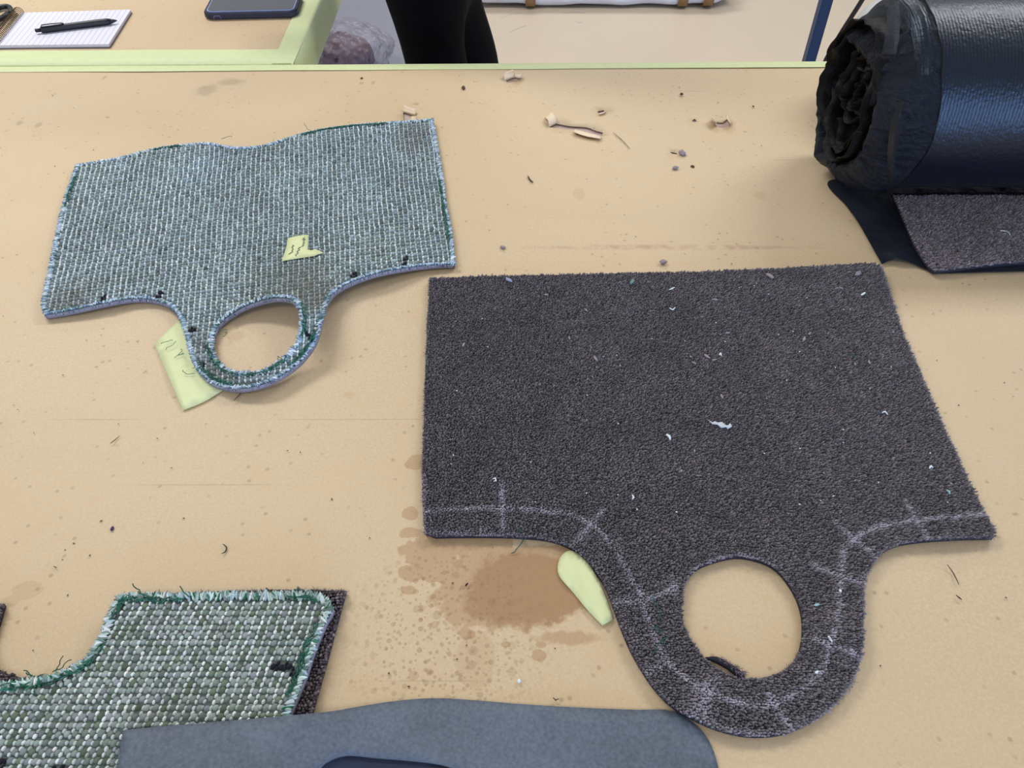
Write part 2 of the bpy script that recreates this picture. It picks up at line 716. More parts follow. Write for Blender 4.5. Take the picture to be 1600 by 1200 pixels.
table = thing('work_table', 'long work table covered in stained brown kraft paper, far edge taped', 'table', (0.15, 0.6, 0))
THK = 0.06
v = [(XL, YN, 0), (XR, YN, 0), (XR, yfar(XR), 0), (XL, yfar(XL), 0)]
top_z, bot_z = TABLE - 0.0025, TABLE - THK
mesh('tabletop', [(x, y, bot_z) for x, y, _ in v] + [(x, y, top_z) for x, y, _ in v],
     [(3, 2, 1, 0), (4, 5, 6, 7), (0, 1, 5, 4), (1, 2, 6, 5), (2, 3, 7, 6), (3, 0, 4, 7)], M_under, table, False)
for (x, y) in ((XL + 0.08, YN + 0.08), (XR - 0.08, YN + 0.08), (XL + 0.08, yfar(XL) - 0.1), (XR - 0.08, yfar(XR) - 0.1)):
    bevel_obj(box('leg', (x - 0.03, y - 0.03, 0), (x + 0.03, y + 0.03, bot_z), M_steel, table), 0.004)

paper_out = []
for x in np.linspace(XL, XR, 90):
    paper_out.append((x, YN))
for y in np.linspace(YN, yfar(XR), 40)[1:-1]:
    paper_out.append((XR, y))
for x in np.linspace(XR, XL, 90):
    paper_out.append((x, yfar(x)))
for y in np.linspace(yfar(XL), YN, 40)[1:-1]:
    paper_out.append((XL, y))
paper_out = np.array(paper_out)
tears = [
    [(858, 199, 1), (869, 193, 1), (890, 197), (917, 199), (930, 204), (942, 207, 1), (940, 214, 1), (915, 210), (898, 203, 1), (880, 202)],
    [(1115, 186, 1), (1120, 190), (1129, 191), (1137, 185, 1), (1142, 196, 1), (1130, 199), (1120, 197)],
    [(1081, 189, 1), (1085, 185, 1), (1089, 189, 1), (1085, 191)],
    [(933, 174, 1), (943, 172, 1), (947, 176, 1), (938, 179, 1)],
    [(630, 175, 1), (648, 181, 1), (648, 190, 1), (631, 190, 1)],
    [(790, 126, 1), (802, 121), (811, 120, 1), (813, 123, 1), (806, 127), (793, 129, 1)],
    [(1046, 237, 1), (1051, 238), (1057, 239, 1), (1059, 241, 1), (1050, 240)],
]
tear_loops = [curve_pts([tuple(P(p[0], p[1])) + tuple(p[2:]) for p in t], 0.004) for t in tears]


def wrinkle(q):
    a = vnoise(q, 3.1, 2.2) * 0.0006
    rot = np.c_[q[:, 0] * 0.9 + q[:, 1] * 0.5, q[:, 1] * 3.5 - q[:, 0] * 1.4]
    return a + vnoise(rot, 3.2, 7.7) * 0.0007 - 0.0006


paper = sheet('paper_cover', paper_out, tear_loops, 0.016, 0.0004, wrinkle, M_paper, table, True, shift=False)
M_paper_under = plain('torn_paper_face', (232, 212, 184), 0.8, var=0.06)


def strip(name, rows, mat, parent, thick=0.0004):
    """a small curled flap given as rows of 3D points"""
    n, m = len(rows), len(rows[0])
    V = [Vector(p) for r in rows for p in r]
    Fc = []
    for i in range(n - 1):
        for j in range(m - 1):
            Fc.append((i * m + j, i * m + j + 1, (i + 1) * m + j + 1, (i + 1) * m + j))
    o = mesh(name, V, Fc, mat, parent)
    md = o.modifiers.new('thickness', 'SOLIDIFY')
    md.thickness = thick
    md.offset = 0
    return o


def flap(a, b_, out, height, curl, label=None, n=7):
    """paper flap hinged along the line a-b (px), folding out by 'out' px with a curl"""
    rows = []
    A, B = P3(*a), P3(*b_)
    O = P3(a[0] + out[0], a[1] + out[1]) - A
    for i in range(n):
        t = i / (n - 1)
        ang = t * curl
        up = height * math.sin(min(ang, math.pi)) + 0.0008
        fw = (math.sin(ang * 0.5) / math.sin(curl * 0.5)) if curl < math.pi else (1 - math.cos(ang)) / 2
        jag = 0.0015 * math.sin(i * 2.3 + a[0])
        rows.append([A.lerp(B, s) + O * fw * (1 + 0.12 * math.sin(5 * s + a[0])) + Vector((jag * t, 0, up)) for s in (0, 0.25, 0.5, 0.75, 1)])
    o = strip('torn_flap', rows, M_paper_under, paper)
    o['label'] = label or 'pale torn paper flap curled back'
    return o


flap((858, 199), (870, 193), (-8, -13), 0.006, 3.6, 'small rolled back flap at the left end of the long tear')
flap((898, 203), (940, 214), (-2, 8), 0.003, 1.2, 'jagged flap folded toward the near side of the long tear')
flap((1113, 186), (1121, 197), (-6, 4), 0.009, 1.3)
flap((1137, 185), (1143, 197), (-4, 6), 0.008, 1.5)
flap((936, 178), (946, 175), (-1, 3), 0.002, 1.0)
flap((630, 175), (649, 181), (1, -5), 0.004, 1.4, 'small flap lifted beside the corner of the far green mat')
flap((642, 190), (650, 190), (1, -4), 0.003, 1.2)
flap((788, 126), (803, 121), (-1, -5), 0.006, 1.3)
flap((803, 121), (813, 121), (2, 5), 0.007, 2.6)

# tape along the far edge
tv, tf = [], []
K = 80
for i in range(K + 1):
    x = XL + (XR - XL) * i / K
    y = yfar(x)
    w = 0.018 + 0.0012 * mnoise.noise(Vector((x * 9, 1.5, 0)))
    j = 0.0006 * mnoise.noise(Vector((x * 30, 4.5, 0)))
    tv += [(x, y - w, TABLE + 0.0006), (x, y - 0.003, TABLE + 0.0016 + j), (x, y + 0.0012, TABLE + 0.0004), (x, y + 0.0014, TABLE - 0.045)]
for i in range(K):
    for k in range(3):
        tf.append((i * 4 + k, i * 4 + k + 4, i * 4 + k + 5, i * 4 + k + 1))
o = mesh('edge_tape', tv, tf, M_tape, table)
tag(o, 'pale green masking tape along the far edge')

# ------------------------------------------------------------------ side table
SX = (P(503, 0)[0] + P(460, 91)[0]) / 2
side = thing('side_table', 'kraft paper covered table edged with green tape, butted behind the work table', 'table', (SX - 0.7, 1.6, 0))
ys = lambda x: yfar(x) + 0.004
SXL, SYB = -1.9, 2.1
sv = [(SXL, ys(SXL)), (SX, ys(SX)), (SX, SYB), (SXL, SYB)]
mesh('tabletop', [(x, y, TABLE - 0.062) for x, y in sv] + [(x, y, TABLE - 0.001) for x, y in sv],
     [(3, 2, 1, 0), (4, 5, 6, 7), (0, 1, 5, 4), (1, 2, 6, 5), (2, 3, 7, 6), (3, 0, 4, 7)], M_under, side, False)
for (x, y) in ((SXL + 0.07, ys(SXL) + 0.09), (SX - 0.50, ys(SX) + 0.09), (SXL + 0.07, SYB - 0.07), (SX - 0.50, SYB - 0.07)):
    bevel_obj(box('leg', (x - 0.025, y - 0.025, 0), (x + 0.025, y + 0.025, TABLE - 0.062), M_steel, side), 0.004)
V, Fc = [], []
nx, ny = 40, 24
for i in range(nx + 1):
    for j in range(ny + 1):
        x = SXL + (SX - 0.002 - SXL) * i / nx
        y = ys(x) + (SYB - ys(x)) * j / ny
        V.append((x, y, TABLE + 0.0006 * mnoise.noise(Vector((x * 6, y * 6, 3)))))
for i in range(nx):
    for j in range(ny):
        a = i * (ny + 1) + j
        Fc.append((a, a + ny + 1, a + ny + 2, a + 1))
mesh('paper_cover', V, Fc, M_paper, side)
# front tape band and the band that folds over the right edge
V, Fc = [], []
for i in range(61):
    x = SXL + (SX - SXL) * i / 60
    y = ys(x)
    w = 0.050 + 0.0015 * mnoise.noise(Vector((x * 8, 0, 2)))
    j = 0.0005 * mnoise.noise(Vector((x * 25, 8, 1)))
    V += [(x, y - 0.002, TABLE - 0.004), (x, y + 0.001, TABLE + 0.0014 + j), (x, y + w * 0.5, TABLE + 0.0012 - j), (x, y + w, TABLE + 0.0008)]
for i in range(60):
    for k in range(3):
        Fc.append((i * 4 + k, i * 4 + k + 4, i * 4 + k + 5, i * 4 + k + 1))
tag(mesh('edge_tape', V, Fc, M_tape, side), 'pale green masking tape along the front edge')
V, Fc = [], []
for i in range(41):
    y = ys(SX) + (SYB - ys(SX)) * i / 40
    w = 0.032 + 0.010 * (i / 40) + 0.002 * mnoise.noise(Vector((y * 9, 0, 5)))
    j = 0.001 * mnoise.noise(Vector((y * 22, 8, 1)))
    V += [(SX - w, y, TABLE + 0.0012), (SX - 0.004, y, TABLE + 0.0016), (SX + 0.001, y, TABLE - 0.002 + j), (SX + 0.0018 + j, y, TABLE - 0.03), (SX + 0.001, y, TABLE - 0.064)]
for i in range(40):
    for k in range(4):
        Fc.append((i * 5 + k, i * 5 + k + 1, i * 5 + k + 6, i * 5 + k + 5))
tag(mesh('edge_tape', V, Fc, M_tape, side), 'pale green masking tape folded over the right edge')


# ------------------------------------------------------------------ colour helpers for yarns
def pick(colors, n, weights=None):
    c = np.array([lin(*q) for q in colors])
    return c[RNG.choice(len(c), n, p=weights)]


def jitter(c, amt=0.15):
    return np.clip(c * (1 + RNG.normal(0, amt, (len(c), 1))), 0.002, 0.95)


def frame_on(zf, q, du, dv):
    """lifted positions and 3D tangent frames from a height function"""
    e = 0.002
    h0 = zf(q)
    p0 = lift(q, h0)
    pu = lift(q + du * e, zf(q + du * e)) - p0
    pv = lift(q + dv * e, zf(q + dv * e)) - p0
    pu /= np.linalg.norm(pu, axis=1)[:, None]
    pv /= np.linalg.norm(pv, axis=1)[:, None]
    nn = np.cross(pu, pv)
    nn /= np.linalg.norm(nn, axis=1)[:, None]
    nn[nn[:, 2] < 0] *= -1
    return p0, pu, pv, nn


DIRT = [(470, 445, 40), (500, 470, 25), (645, 215, 26), (110, 470, 26), (340, 590, 40), (300, 540, 25), (350, 985, 16), (105, 1130, 12)]


def woven(root, outline, holes, zf, corners, ncol, nrow, vmax, ticks, greys, whites, border=0.0052, umin=0.0, umax=1.0):
    """loops of a woven mat laid on the sheet: broad grey loops between thin pale strands"""
    c = [P(*p) for p in corners]        # TL, TR, BL, BR on the ground

    def at(u, v):
        return ((1 - u)[:, None] * ((1 - v)[:, None] * c[0] + v[:, None] * c[2]) + u[:, None] * ((1 - v)[:, None] * c[1] + v[:, None] * c[3]))

    tick_seg = [pxs(t) for t in ticks]
    i0, i1 = int(umin * ncol), int(umax * ncol)
    nrow0 = nrow
    for kind in ('grey', 'white'):
        nrow = nrow0 if kind == 'grey' else nrow0 * 1.5
        iu, iv = np.meshgrid(np.arange(i0, i1), np.arange(-4, int(nrow * vmax)))
        u = (iu.ravel() + (0.5 if kind == 'grey' else 0.0) + RNG.normal(0, 0.05, iu.size)) / ncol
        vv = (iv.ravel() + RNG.normal(0, 0.06, iu.size) + (0.0 if kind == 'grey' else 0.5)) / nrow
        # weavers' wander
        u = u + 0.07 / ncol * np.sin(vv * 19 + iu.ravel() * 0.21)
        q = at(u, vv)
        ok = in_shape(q, outline, holes)
        d = seg_dist(q, outline)
        for hl in holes:
            d = np.minimum(d, seg_dist(q, hl))
        ok &= d > border * RNG.uniform(0.7, 1.15, len(d))
        q, u, vv = q[ok], u[ok], vv[ok]
        du = at(u + 0.01, vv) - at(u, vv)
        dv = at(u, vv + 0.01) - at(u, vv)
        du /= np.linalg.norm(du, axis=1)[:, None]
        dv /= np.linalg.norm(dv, axis=1)[:, None]
        p0, pu, pv, nn = frame_on(zf, q, du, dv)
        n = len(q)
        cw = np.linalg.norm(c[1] - c[0]) / ncol
        rh = np.linalg.norm(c[2] - c[0]) / nrow
        ang = RNG.normal(0.06 if kind == 'grey' else 0.16, 0.13, n)
        a, b_ = np.cos(ang)[:, None], np.sin(ang)[:, None]
        du3, dv3 = pu * a + pv * b_, pv * a - pu * b_
        k = RNG.uniform(0.85, 1.12, (n, 1))
        patch = vnoise(q, 14, 3.0)
        if kind == 'grey':
            col = jitter(pick(greys, n), 0.17) * (1 + 0.25 * patch)[:, None]
            U, V_, W = du3 * cw * 0.42 * k, dv3 * rh * 0.47 * k, nn * 0.0021 * RNG.uniform(0.7, 1.2, (n, 1))
        else:
            col = jitter(pick(whites, n), 0.16) * (1 + 0.18 * patch)[:, None]
            U, V_, W = du3 * cw * 0.20 * k, dv3 * rh * 0.50 * k, nn * 0.0024 * RNG.uniform(0.8, 1.2, (n, 1))
        for (cx_, cy_, rr_) in DIRT:
            g_, ax_, ay_ = ground_radii(cx_, cy_, rr_, rr_)
            w_ = 0.55 * np.exp(-(((q - g_) / np.array([ax_, ay_])) ** 2).sum(1)) * RNG.uniform(0.5, 1.2, n)
            col = col * (1 - w_)[:, None] + np.array(lin(112, 104, 96)) * w_[:, None]
        ink = np.full(n, 1e9)
        for t in tick_seg:
            ink = np.minimum(ink, seg_dist(q, t, False))
        col[ink < 0.0027] = np.array(lin(28, 28, 42))
        instances('woven_loops' if kind == 'grey' else 'pale_strands', template_dome(), p0, U, V_, W, np.clip(col, 0, 1), M_yarn, root)


def overlock(root, loop, zf, thick, length, cols, wts, name='edge_stitching', gap=0.0015, sel=None, closed=True, over=0.0008):
    """thread stitches laid across an edge"""
    seg = np.roll(loop, -1, 0) - loop
    L = np.linalg.norm(seg, axis=1)
    tot = L.sum()
    s = np.arange(0, tot, gap) + RNG.normal(0, gap * 0.25, len(np.arange(0, tot, gap)))
    cum = np.r_[0, np.cumsum(L)]
    idx = np.clip(np.searchsorted(cum, s % tot, side='right') - 1, 0, len(loop) - 1)
    t = ((s % tot) - cum[idx]) / L[idx]
    q = loop[idx] + seg[idx] * t[:, None]
    tan = seg[idx] / L[idx][:, None]
    nrm = np.c_[-tan[:, 1], tan[:, 0]]
    probe = inside(q + nrm * 0.001, loop)
    inward = np.where(probe[:, None], nrm, -nrm)
    if sel is not None:
        inward = inward * sel
    n = len(q)
    qc = q + inward * (length * 0.36 * RNG.uniform(0.7, 1.3, (n, 1)))
    p0, pu, pv, nn = frame_on(zf, qc, inward, tan)
    ang = RNG.normal(0.3, 0.5, n)
    a, b_ = np.cos(ang)[:, None], np.sin(ang)[:, None]
    U = (pu * a + pv * b_) * length * 0.5 * RNG.uniform(0.75, 1.25, (n, 1)) - nn * 0.0008
    V_ = (pv * a - pu * b_) * gap * 0.72
    W = nn * (0.0011 if over > 0 else 0.0022)
    col = jitter(pick(cols, n, wts), 0.15)
    instances(name, template_ball(), p0 + nn * over, U, V_, W, col, M_yarn, root)


def running(root, loop, zf, inset, cols, spots):
    """thread lying along an edge in the stretches named by spots (px centre, px radius)"""
    seg = np.roll(loop, -1, 0) - loop
    L = np.linalg.norm(seg, axis=1)
    cum = np.r_[0, np.cumsum(L)]
    s = np.arange(0, cum[-1], 0.0022)
    s = np.r_[s, s + 0.001]
    idx = np.clip(np.searchsorted(cum, s, side='right') - 1, 0, len(loop) - 1)
    q = loop[idx] + seg[idx] * ((s - cum[idx]) / L[idx])[:, None]
    tan = seg[idx] / L[idx][:, None]
    nrm = np.c_[-tan[:, 1], tan[:, 0]]
    inn = inside(q + nrm * 0.0015, loop)
    inward = np.where(inn[:, None], nrm, -nrm)
    if root_hole(loop):
        inward = -inward
    keep = np.zeros(len(q), bool)
    for (c, r) in spots:
        g, ax, ay = ground_radii(c[0], c[1], r, r)
        keep |= (((q - g) / np.array([ax, ay])) ** 2).sum(1) < 1
    keep &= RNG.uniform(0, 1, len(q)) < 0.75
    q, tan, inward = q[keep], tan[keep], inward[keep]
    if not len(q):
        return
    n = len(q)
    q = q + inward * inset * RNG.uniform(0.6, 1.2, (n, 1))
    p0, pu, pv, nn = frame_on(zf, q, tan, inward)
    a = RNG.normal(0, 0.45, n)
    ca_, sa_ = np.cos(a)[:, None], np.sin(a)[:, None]
    U = (pu * ca_ + pv * sa_) * 0.0032 * RNG.uniform(0.6, 1.4, (n, 1))
    V_ = (pv * ca_ - pu * sa_) * 0.0005
    instances('green_stitching', template_ball(), p0 + nn * 0.0022, U, V_, nn * 0.0006, jitter(pick(cols, n), 0.2), M_yarn, root)


def root_hole(loop):
    return len(loop) == len(rm_hole) and np.allclose(loop, rm_hole)


def fuzz(root, loop, zf, per_m, length, cols, sgn=1, name='edge_fuzz', rad=0.00017):
    seg = np.roll(loop, -1, 0) - loop
    L = np.linalg.norm(seg, axis=1)
    cum = np.r_[0, np.cumsum(L)]
    n = int(per_m * cum[-1])
    s = RNG.uniform(0, cum[-1], n)
    idx = np.clip(np.searchsorted(cum, s, side='right') - 1, 0, len(loop) - 1)
    q = loop[idx] + seg[idx] * ((s - cum[idx]) / L[idx])[:, None]
    tan = seg[idx] / L[idx][:, None]
    nrm = np.c_[-tan[:, 1], tan[:, 0]]
    inn = inside(q + nrm * 0.001, loop)
    outw = np.where(inn[:, None], -nrm, nrm) * sgn
    clump = np.clip(0.7 + 0.9 * vnoise(q, 60, 4.0), 0.25, 1.8)
    base = lift(q - outw * RNG.uniform(0, 0.003, (n, 1)), zf(q) + RNG.uniform(0, 0.004, n))
    d = np.c_[outw * RNG.uniform(0.3, 1.2, (n, 1)) + tan * RNG.normal(0, 0.6, (n, 1)), RNG.uniform(-0.2, 0.7, n)]
    ln = (length * clump * RNG.uniform(0.5, 1.3, n))[:, None]
    mid = base + d * ln * 0.55
    tip = base + d * ln + np.c_[RNG.normal(0, 0.3, (n, 2)), -RNG.uniform(0, 0.6, n)] * ln * 0.6
    tip[:, 2] = np.maximum(tip[:, 2], TABLE + 0.0005)
    strands(name, base, tip, mid, np.full(n, rad), jitter(pick(cols, n), 0.2), M_fibre, root)


def threads(root, name, base_list, rgb, rad=0.00035, spread=0.006):
    parts = []
    for (px, py, h) in base_list:
        p = P3(px, py, h)
        pts = [p]
        d = Vector((random.uniform(-1, 1), random.uniform(-1, 1), 0.3)).normalized()
        for i in range(6):
            d = (d + Vector((random.uniform(-1, 1), random.uniform(-1, 1), random.uniform(-0.5, 0.3))) * 0.8).normalized()
            p = p + d * spread / 3
            p.z = max(p.z, TABLE + 0.001)
            pts.append(p.copy())
        parts.append(tube_data(pts, rad, 4))
    V, Fc = merge(parts)
    o = mesh(name, V, Fc, plain(name + '_colour', rgb, 0.8), root)
    o['kind'] = 'stuff'
    return o


# ------------------------------------------------------------------ far green mat
RM = [(119, 258, 1), (150, 253), (190, 246), (235, 234), (280, 227), (320, 224), (345, 227), (370, 231), (410, 228), (450, 216),
      (490, 205), (540, 197), (600, 192), (650, 189), (676, 186, 1), (682, 220), (690, 265), (698, 320), (707, 370), (711, 414, 1),
      (690, 414), (650, 417), (610, 423), (580, 430), (550, 441), (525, 455), (512, 472), (505, 495), (496, 528), (483, 550), (462, 572),
      (430, 593), (400, 604), (370, 608), (345, 604), (325, 595), (306, 575), (296, 550), (288, 518), (276, 490), (258, 475),
      (230, 468), (200, 468), (160, 475), (110, 486), (70, 493, 1), (66, 470), (75, 430), (87, 370), (100, 315), (112, 280)]
RH = [(334, 534), (341, 510), (363, 491), (391, 476), (424, 467), (448, 467), (460, 473), (468, 489), (468, 515), (460, 539), (443, 558),
      (422, 572), (400, 581), (377, 581), (358, 577), (343, 565), (336, 551)]
gl = lambda pts: [tuple(P(p[0], p[1])) + tuple(p[2:]) for p in pts]
rm_out = curve_pts(gl(RM), 0.005)
rm_hole = curve_pts(gl(RH), 0.004)
RM_T = 0.005
rm_z = gauss_fn(0.001, [(490, 505, 75, 0.020), (440, 470, 60, 0.012), (320, 228, 55, 0.012), (560, 200, 80, 0.008), (590, 425, 60, 0.010), (160, 470, 60, 0.004), (420, 590, 60, 0.006)])
rm = thing('ring_tab_mat', 'large green grey woven mat with an oval ring tab and scrap of taped note', 'mat', P3(380, 400))
rm_body = sheet('mat_body', rm_out, [rm_hole], 0.009, RM_T, rm_z, M_matbase, rm, True, M_matside)
rm_top = lambda q: rm_z(q) + RM_T
GREYS = [(117, 134, 142), (126, 143, 151), (108, 123, 128), (134, 151, 160), (121, 138, 138)]
WHITES = [(212, 222, 226), (198, 213, 219), (220, 229, 231), (186, 203, 207)]
woven(rm, rm_out, [rm_hole], rm_top, [(120, 260), (677, 188), (67, 492), (710, 415)], 76, 46, 1.75,
      [[(157, 472), (163, 465)], [(244, 470), (252, 459)], [(553, 438), (560, 430)], [(633, 418), (634, 402)], [(549, 435), (556, 426)], [(292, 518), (303, 515)], [(306, 577), (314, 571)], [(484, 522), (484, 530)]], GREYS, WHITES)
BLUES = [(186, 206, 222), (150, 176, 204), (120, 146, 176), (208, 220, 232), (52, 98, 92), (92, 122, 132), (128, 160, 152)]
BW = [0.26, 0.22, 0.16, 0.18, 0.03, 0.09, 0.06]
LAV = [(150, 152, 182), (120, 128, 158), (176, 180, 204), (96, 110, 130), (84, 88, 112)]
GREENS = [(34, 92, 74), (44, 104, 84), (58, 112, 98), (30, 74, 64)]
overlock(rm, rm_out, rm_top, RM_T, 0.0062, BLUES, BW, gap=0.0011)
overlock(rm, rm_out, rm_top, RM_T, 0.0030, LAV, None, 'lower_stitching', gap=0.0010, over=-0.0022)
overlock(rm, rm_hole, rm_top, RM_T, 0.0030, LAV, None, 'ring_lower_stitching', gap=0.0010, sel=-1, over=-0.0022)
running(rm, rm_out, rm_top, 0.0050, GREENS, [((500, 210), 30), ((560, 200), 40), (( 260, 232), 20), ((110, 300), 25), ((690, 330), 50), ((100, 460), 22), ((330, 590), 40), ((480, 545), 30)])
running(rm, rm_hole, rm_top, 0.0055, GREENS, [((345, 560), 30), ((470, 500), 25), ((400, 585), 40)])
overlock(rm, rm_hole, rm_top, RM_T, 0.0085, BLUES, BW, 'ring_stitching', sel=-1, gap=0.0012)
fuzz(rm, rm_out, lambda q: rm_z(q) + 0.0015, 2600, 0.0022, [(170, 168, 190), (140, 140, 162), (196, 196, 212), (96, 96, 120)], name='edge_lint')
threads(rm, 'loose_threads', [(275, 533, 0.004), (282, 545, 0.004), (285, 552, 0.004), (300, 575, 0.004), (304, 583, 0.004), (270, 531, 0.003),
        (355, 515, 0.002), (352, 520, 0.002), (346, 217, 0.02), (484, 203, 0.01), (680, 330, 0.008), (677, 350, 0.008), (683, 366, 0.009), (668, 190, 0.009), (697, 330, .006), (440, 560, .012)], (40, 112, 86), 0.00034, 0.007)

# note of tape lying on the mat
nt_pts = [(440, 408, 1), (447, 387), (450, 372, 1), (462, 369), (474, 367, 1), (482, 367, 1), (481, 390, 1), (487, 391), (493, 389, 1), (506, 395, 1), (498, 397), (491, 400, 1), (477, 402, 1), (458, 405)]
note_z = lambda q: rm_top(q) + 0.0032
note = thing('tape_note', 'small torn scrap of green tape with faint handwriting on the far woven mat', 'tape', P3(470, 388, 0.011))
note_o = sheet('tape_scrap', curve_pts(gl(nt_pts), 0.003), [], 0.008, 0.0003, note_z, M_tape2, note)
ink_parts = []
for line in ([(476, 371), (473, 374), (477, 374), (474, 377), (476, 379), (473, 381), (475, 383), (471, 385)],
             [(470, 386), (466, 388), (468, 390), (464, 393), (466, 395), (462, 398), (463, 400)],
             [(457, 383), (459, 384), (456, 386), (458, 389), (456, 391), (457, 393), (453, 396), (451, 397)]):
    g = np.array([P(*p) for p in line])
    g = curve_pts([tuple(p) for p in g], 0.001, False)
    z = note_z(g) + 0.0007
    ink_parts.append(tube_data([Vector(p) for p in lift(g, z)], 0.0005, 4))
V, Fc = merge(ink_parts)
tag(mesh('handwriting', V, Fc, plain('ink', (120, 124, 108), 0.7), note_o), 'faint grey illegible handwriting in three short lines')

# tape under the ring
t1 = [(241, 537, 1), (262, 516), (280, 500, 1), (300, 520), (330, 575), (348, 610, 1), (318, 628), (286, 641, 1), (270, 605), (253, 565)]
t1o = sheet('tape_piece', curve_pts(gl(t1), 0.005), [], 0.008, 0.0003, gauss_fn(0.0010, [(262, 600, 40, 0.002), (300, 560, 40, -0.0004)]), M_tape2, None, True)
tag(t1o, 'flat piece of green masking tape stuck under the far mat ring', 'tape')


# ------------------------------------------------------------------ pile carpets
def pile(root, outline, holes, zf, pitch, height, cols, chalk=None, region=None, lean=(0.2, -0.35), angle=0.0, wide=0.58):
    lo, hi = outline.min(0), outline.max(0)
    if region is not None:
        lo, hi = np.maximum(lo, region[0]), np.minimum(hi, region[1])
    gx, gy = np.meshgrid(np.arange(lo[0], hi[0], pitch), np.arange(lo[1], hi[1], pitch))
    q = np.c_[gx.ravel(), gy.ravel()]
    q[:, 0] += ((np.round((q[:, 1] - lo[1]) / pitch)) % 2) * pitch * 0.5
    # rows wander a little
    q[:, 1] += 0.0006 * np.sin(q[:, 0] * 90)
    q += RNG.normal(0, pitch * 0.10, q.shape)
    q = q[in_shape(q, outline, holes)]
    n = len(q)
    h0 = zf(q)
    p0 = lift(q, h0)
    patch = vnoise(q, 22, 5.0)
    col = jitter(pick(cols, n), 0.20) * (1 + 0.20 * patch)[:, None]
    if chalk:
        c = np.array(lin(188, 183, 200))
        for (line, w, s) in chalk:
            g = pxs(line)
            if len(g) > 2:
                g = curve_pts([tuple(p) for p in g], 0.004, False)
            near = (q[:, 0] > g[:, 0].min() - 0.02) & (q[:, 0] < g[:, 0].max() + 0.02) & (q[:, 1] > g[:, 1].min() - 0.02) & (q[:, 1] < g[:, 1].max() + 0.02)
            ii = np.where(near)[0]
            d = seg_dist(q[ii], g, False)
            patchy = 0.5 + 0.9 * vnoise(q[ii], 150, 1.0) + 0.4 * vnoise(q[ii], 60, 9.0)
            a = np.clip(np.exp(-(d / w) ** 2) * s * np.clip(patchy + RNG.normal(0, 0.2, len(ii)) + 0.3, 0, 1.3), 0, 0.9)
            col[ii] = col[ii] * (1 - a)[:, None] + c * a[:, None]
    k = 4
    tv = [(math.cos(math.pi / 2 * i + .4), math.sin(math.pi / 2 * i + .4), 0.0) for i in range(k)] + [(0.85 * math.cos(math.pi / 2 * i), 0.85 * math.sin(math.pi / 2 * i), 0.65) for i in range(k)] + [(0.1, 0, 1.0)]
    tf = []
    for i in range(k):
        j = (i + 1) % k
        tf += [(i, j, k + j), (i, k + j, k + i), (k + i, k + j, 2 * k)]
    r = pitch * wide * RNG.uniform(0.8, 1.15, n)
    th = RNG.uniform(0, 2 * math.pi, n)
    U = np.c_[np.cos(th) * r, np.sin(th) * r, np.zeros(n)]
    V_ = np.c_[-np.sin(th) * r, np.cos(th) * r, np.zeros(n)]
    W = np.c_[lean[0] + RNG.normal(0, 0.2, n), lean[1] + RNG.normal(0, 0.2, n), np.ones(n)]
    W *= (height * RNG.uniform(0.7, 1.25, n) * (1 + 0.12 * patch))[:, None]
    instances('pile_tufts', (np.array(tv), np.array(tf)), p0, U, V_, W, np.clip(col, 0.002, 1), M_pile, root)


DARKS = [(115, 112, 118), (105, 102, 108), (125, 121, 128), (96, 93, 99), (119, 114, 118)]
FUZZ = [(128, 120, 132), (106, 100, 110), (144, 134, 144), (90, 86, 94)]
FC = [(671, 436, 1), (760, 432), (860, 430), (960, 428), (1060, 426), (1130, 424), (1200, 421), (1290, 416), (1360, 413), (1378, 419, 1),
      (1395, 475), (1412, 525), (1440, 590), (1470, 660), (1500, 725), (1530, 787), (1553, 828, 1), (1552, 840, 1), (1500, 841), (1440, 845), (1400, 852),
      (1375, 866), (1358, 890), (1350, 920), (1349, 960), (1347, 1010), (1338, 1050), (1320, 1080), (1295, 1108), (1260, 1132), (1220, 1147),
      (1170, 1150), (1120, 1139), (1080, 1121), (1050, 1103), (1025, 1078), (1005, 1050), (985, 1015), (970, 980), (957, 945), (945, 915), (925, 885), (905, 864),
      (880, 850), (850, 842), (800, 838), (740, 837), (680, 838, 1), (664, 832, 1), (661, 800), (660, 740), (662, 680), (664, 600), (667, 520), (670, 470)]
FH = [(1068, 921), (1087, 890), (1131, 873), (1166, 871), (1207, 885), (1234, 914), (1251, 951), (1254, 992), (1244, 1027), (1220, 1050), (1179, 1061), (1142, 1056),
      (1104, 1032), (1077, 996), (1066, 965)]
fc_out = curve_pts(gl(FC), 0.005)
fc_hole = curve_pts(gl(FH), 0.004)
fc_z = gauss_fn(0.0008, [(1320, 990, 60, 0.004), (1100, 1100, 60, 0.003), (1480, 830, 60, 0.003), (1360, 425, 50, 0.003)])
fc = thing('carpet_cutout', 'big charcoal pile carpet piece with a round ring tab and chalk lines', 'carpet', P3(1050, 650))
sheet('carpet_backing', fc_out, [fc_hole], 0.009, 0.0035, fc_z, M_carpetbase, fc, True, M_carpetside)
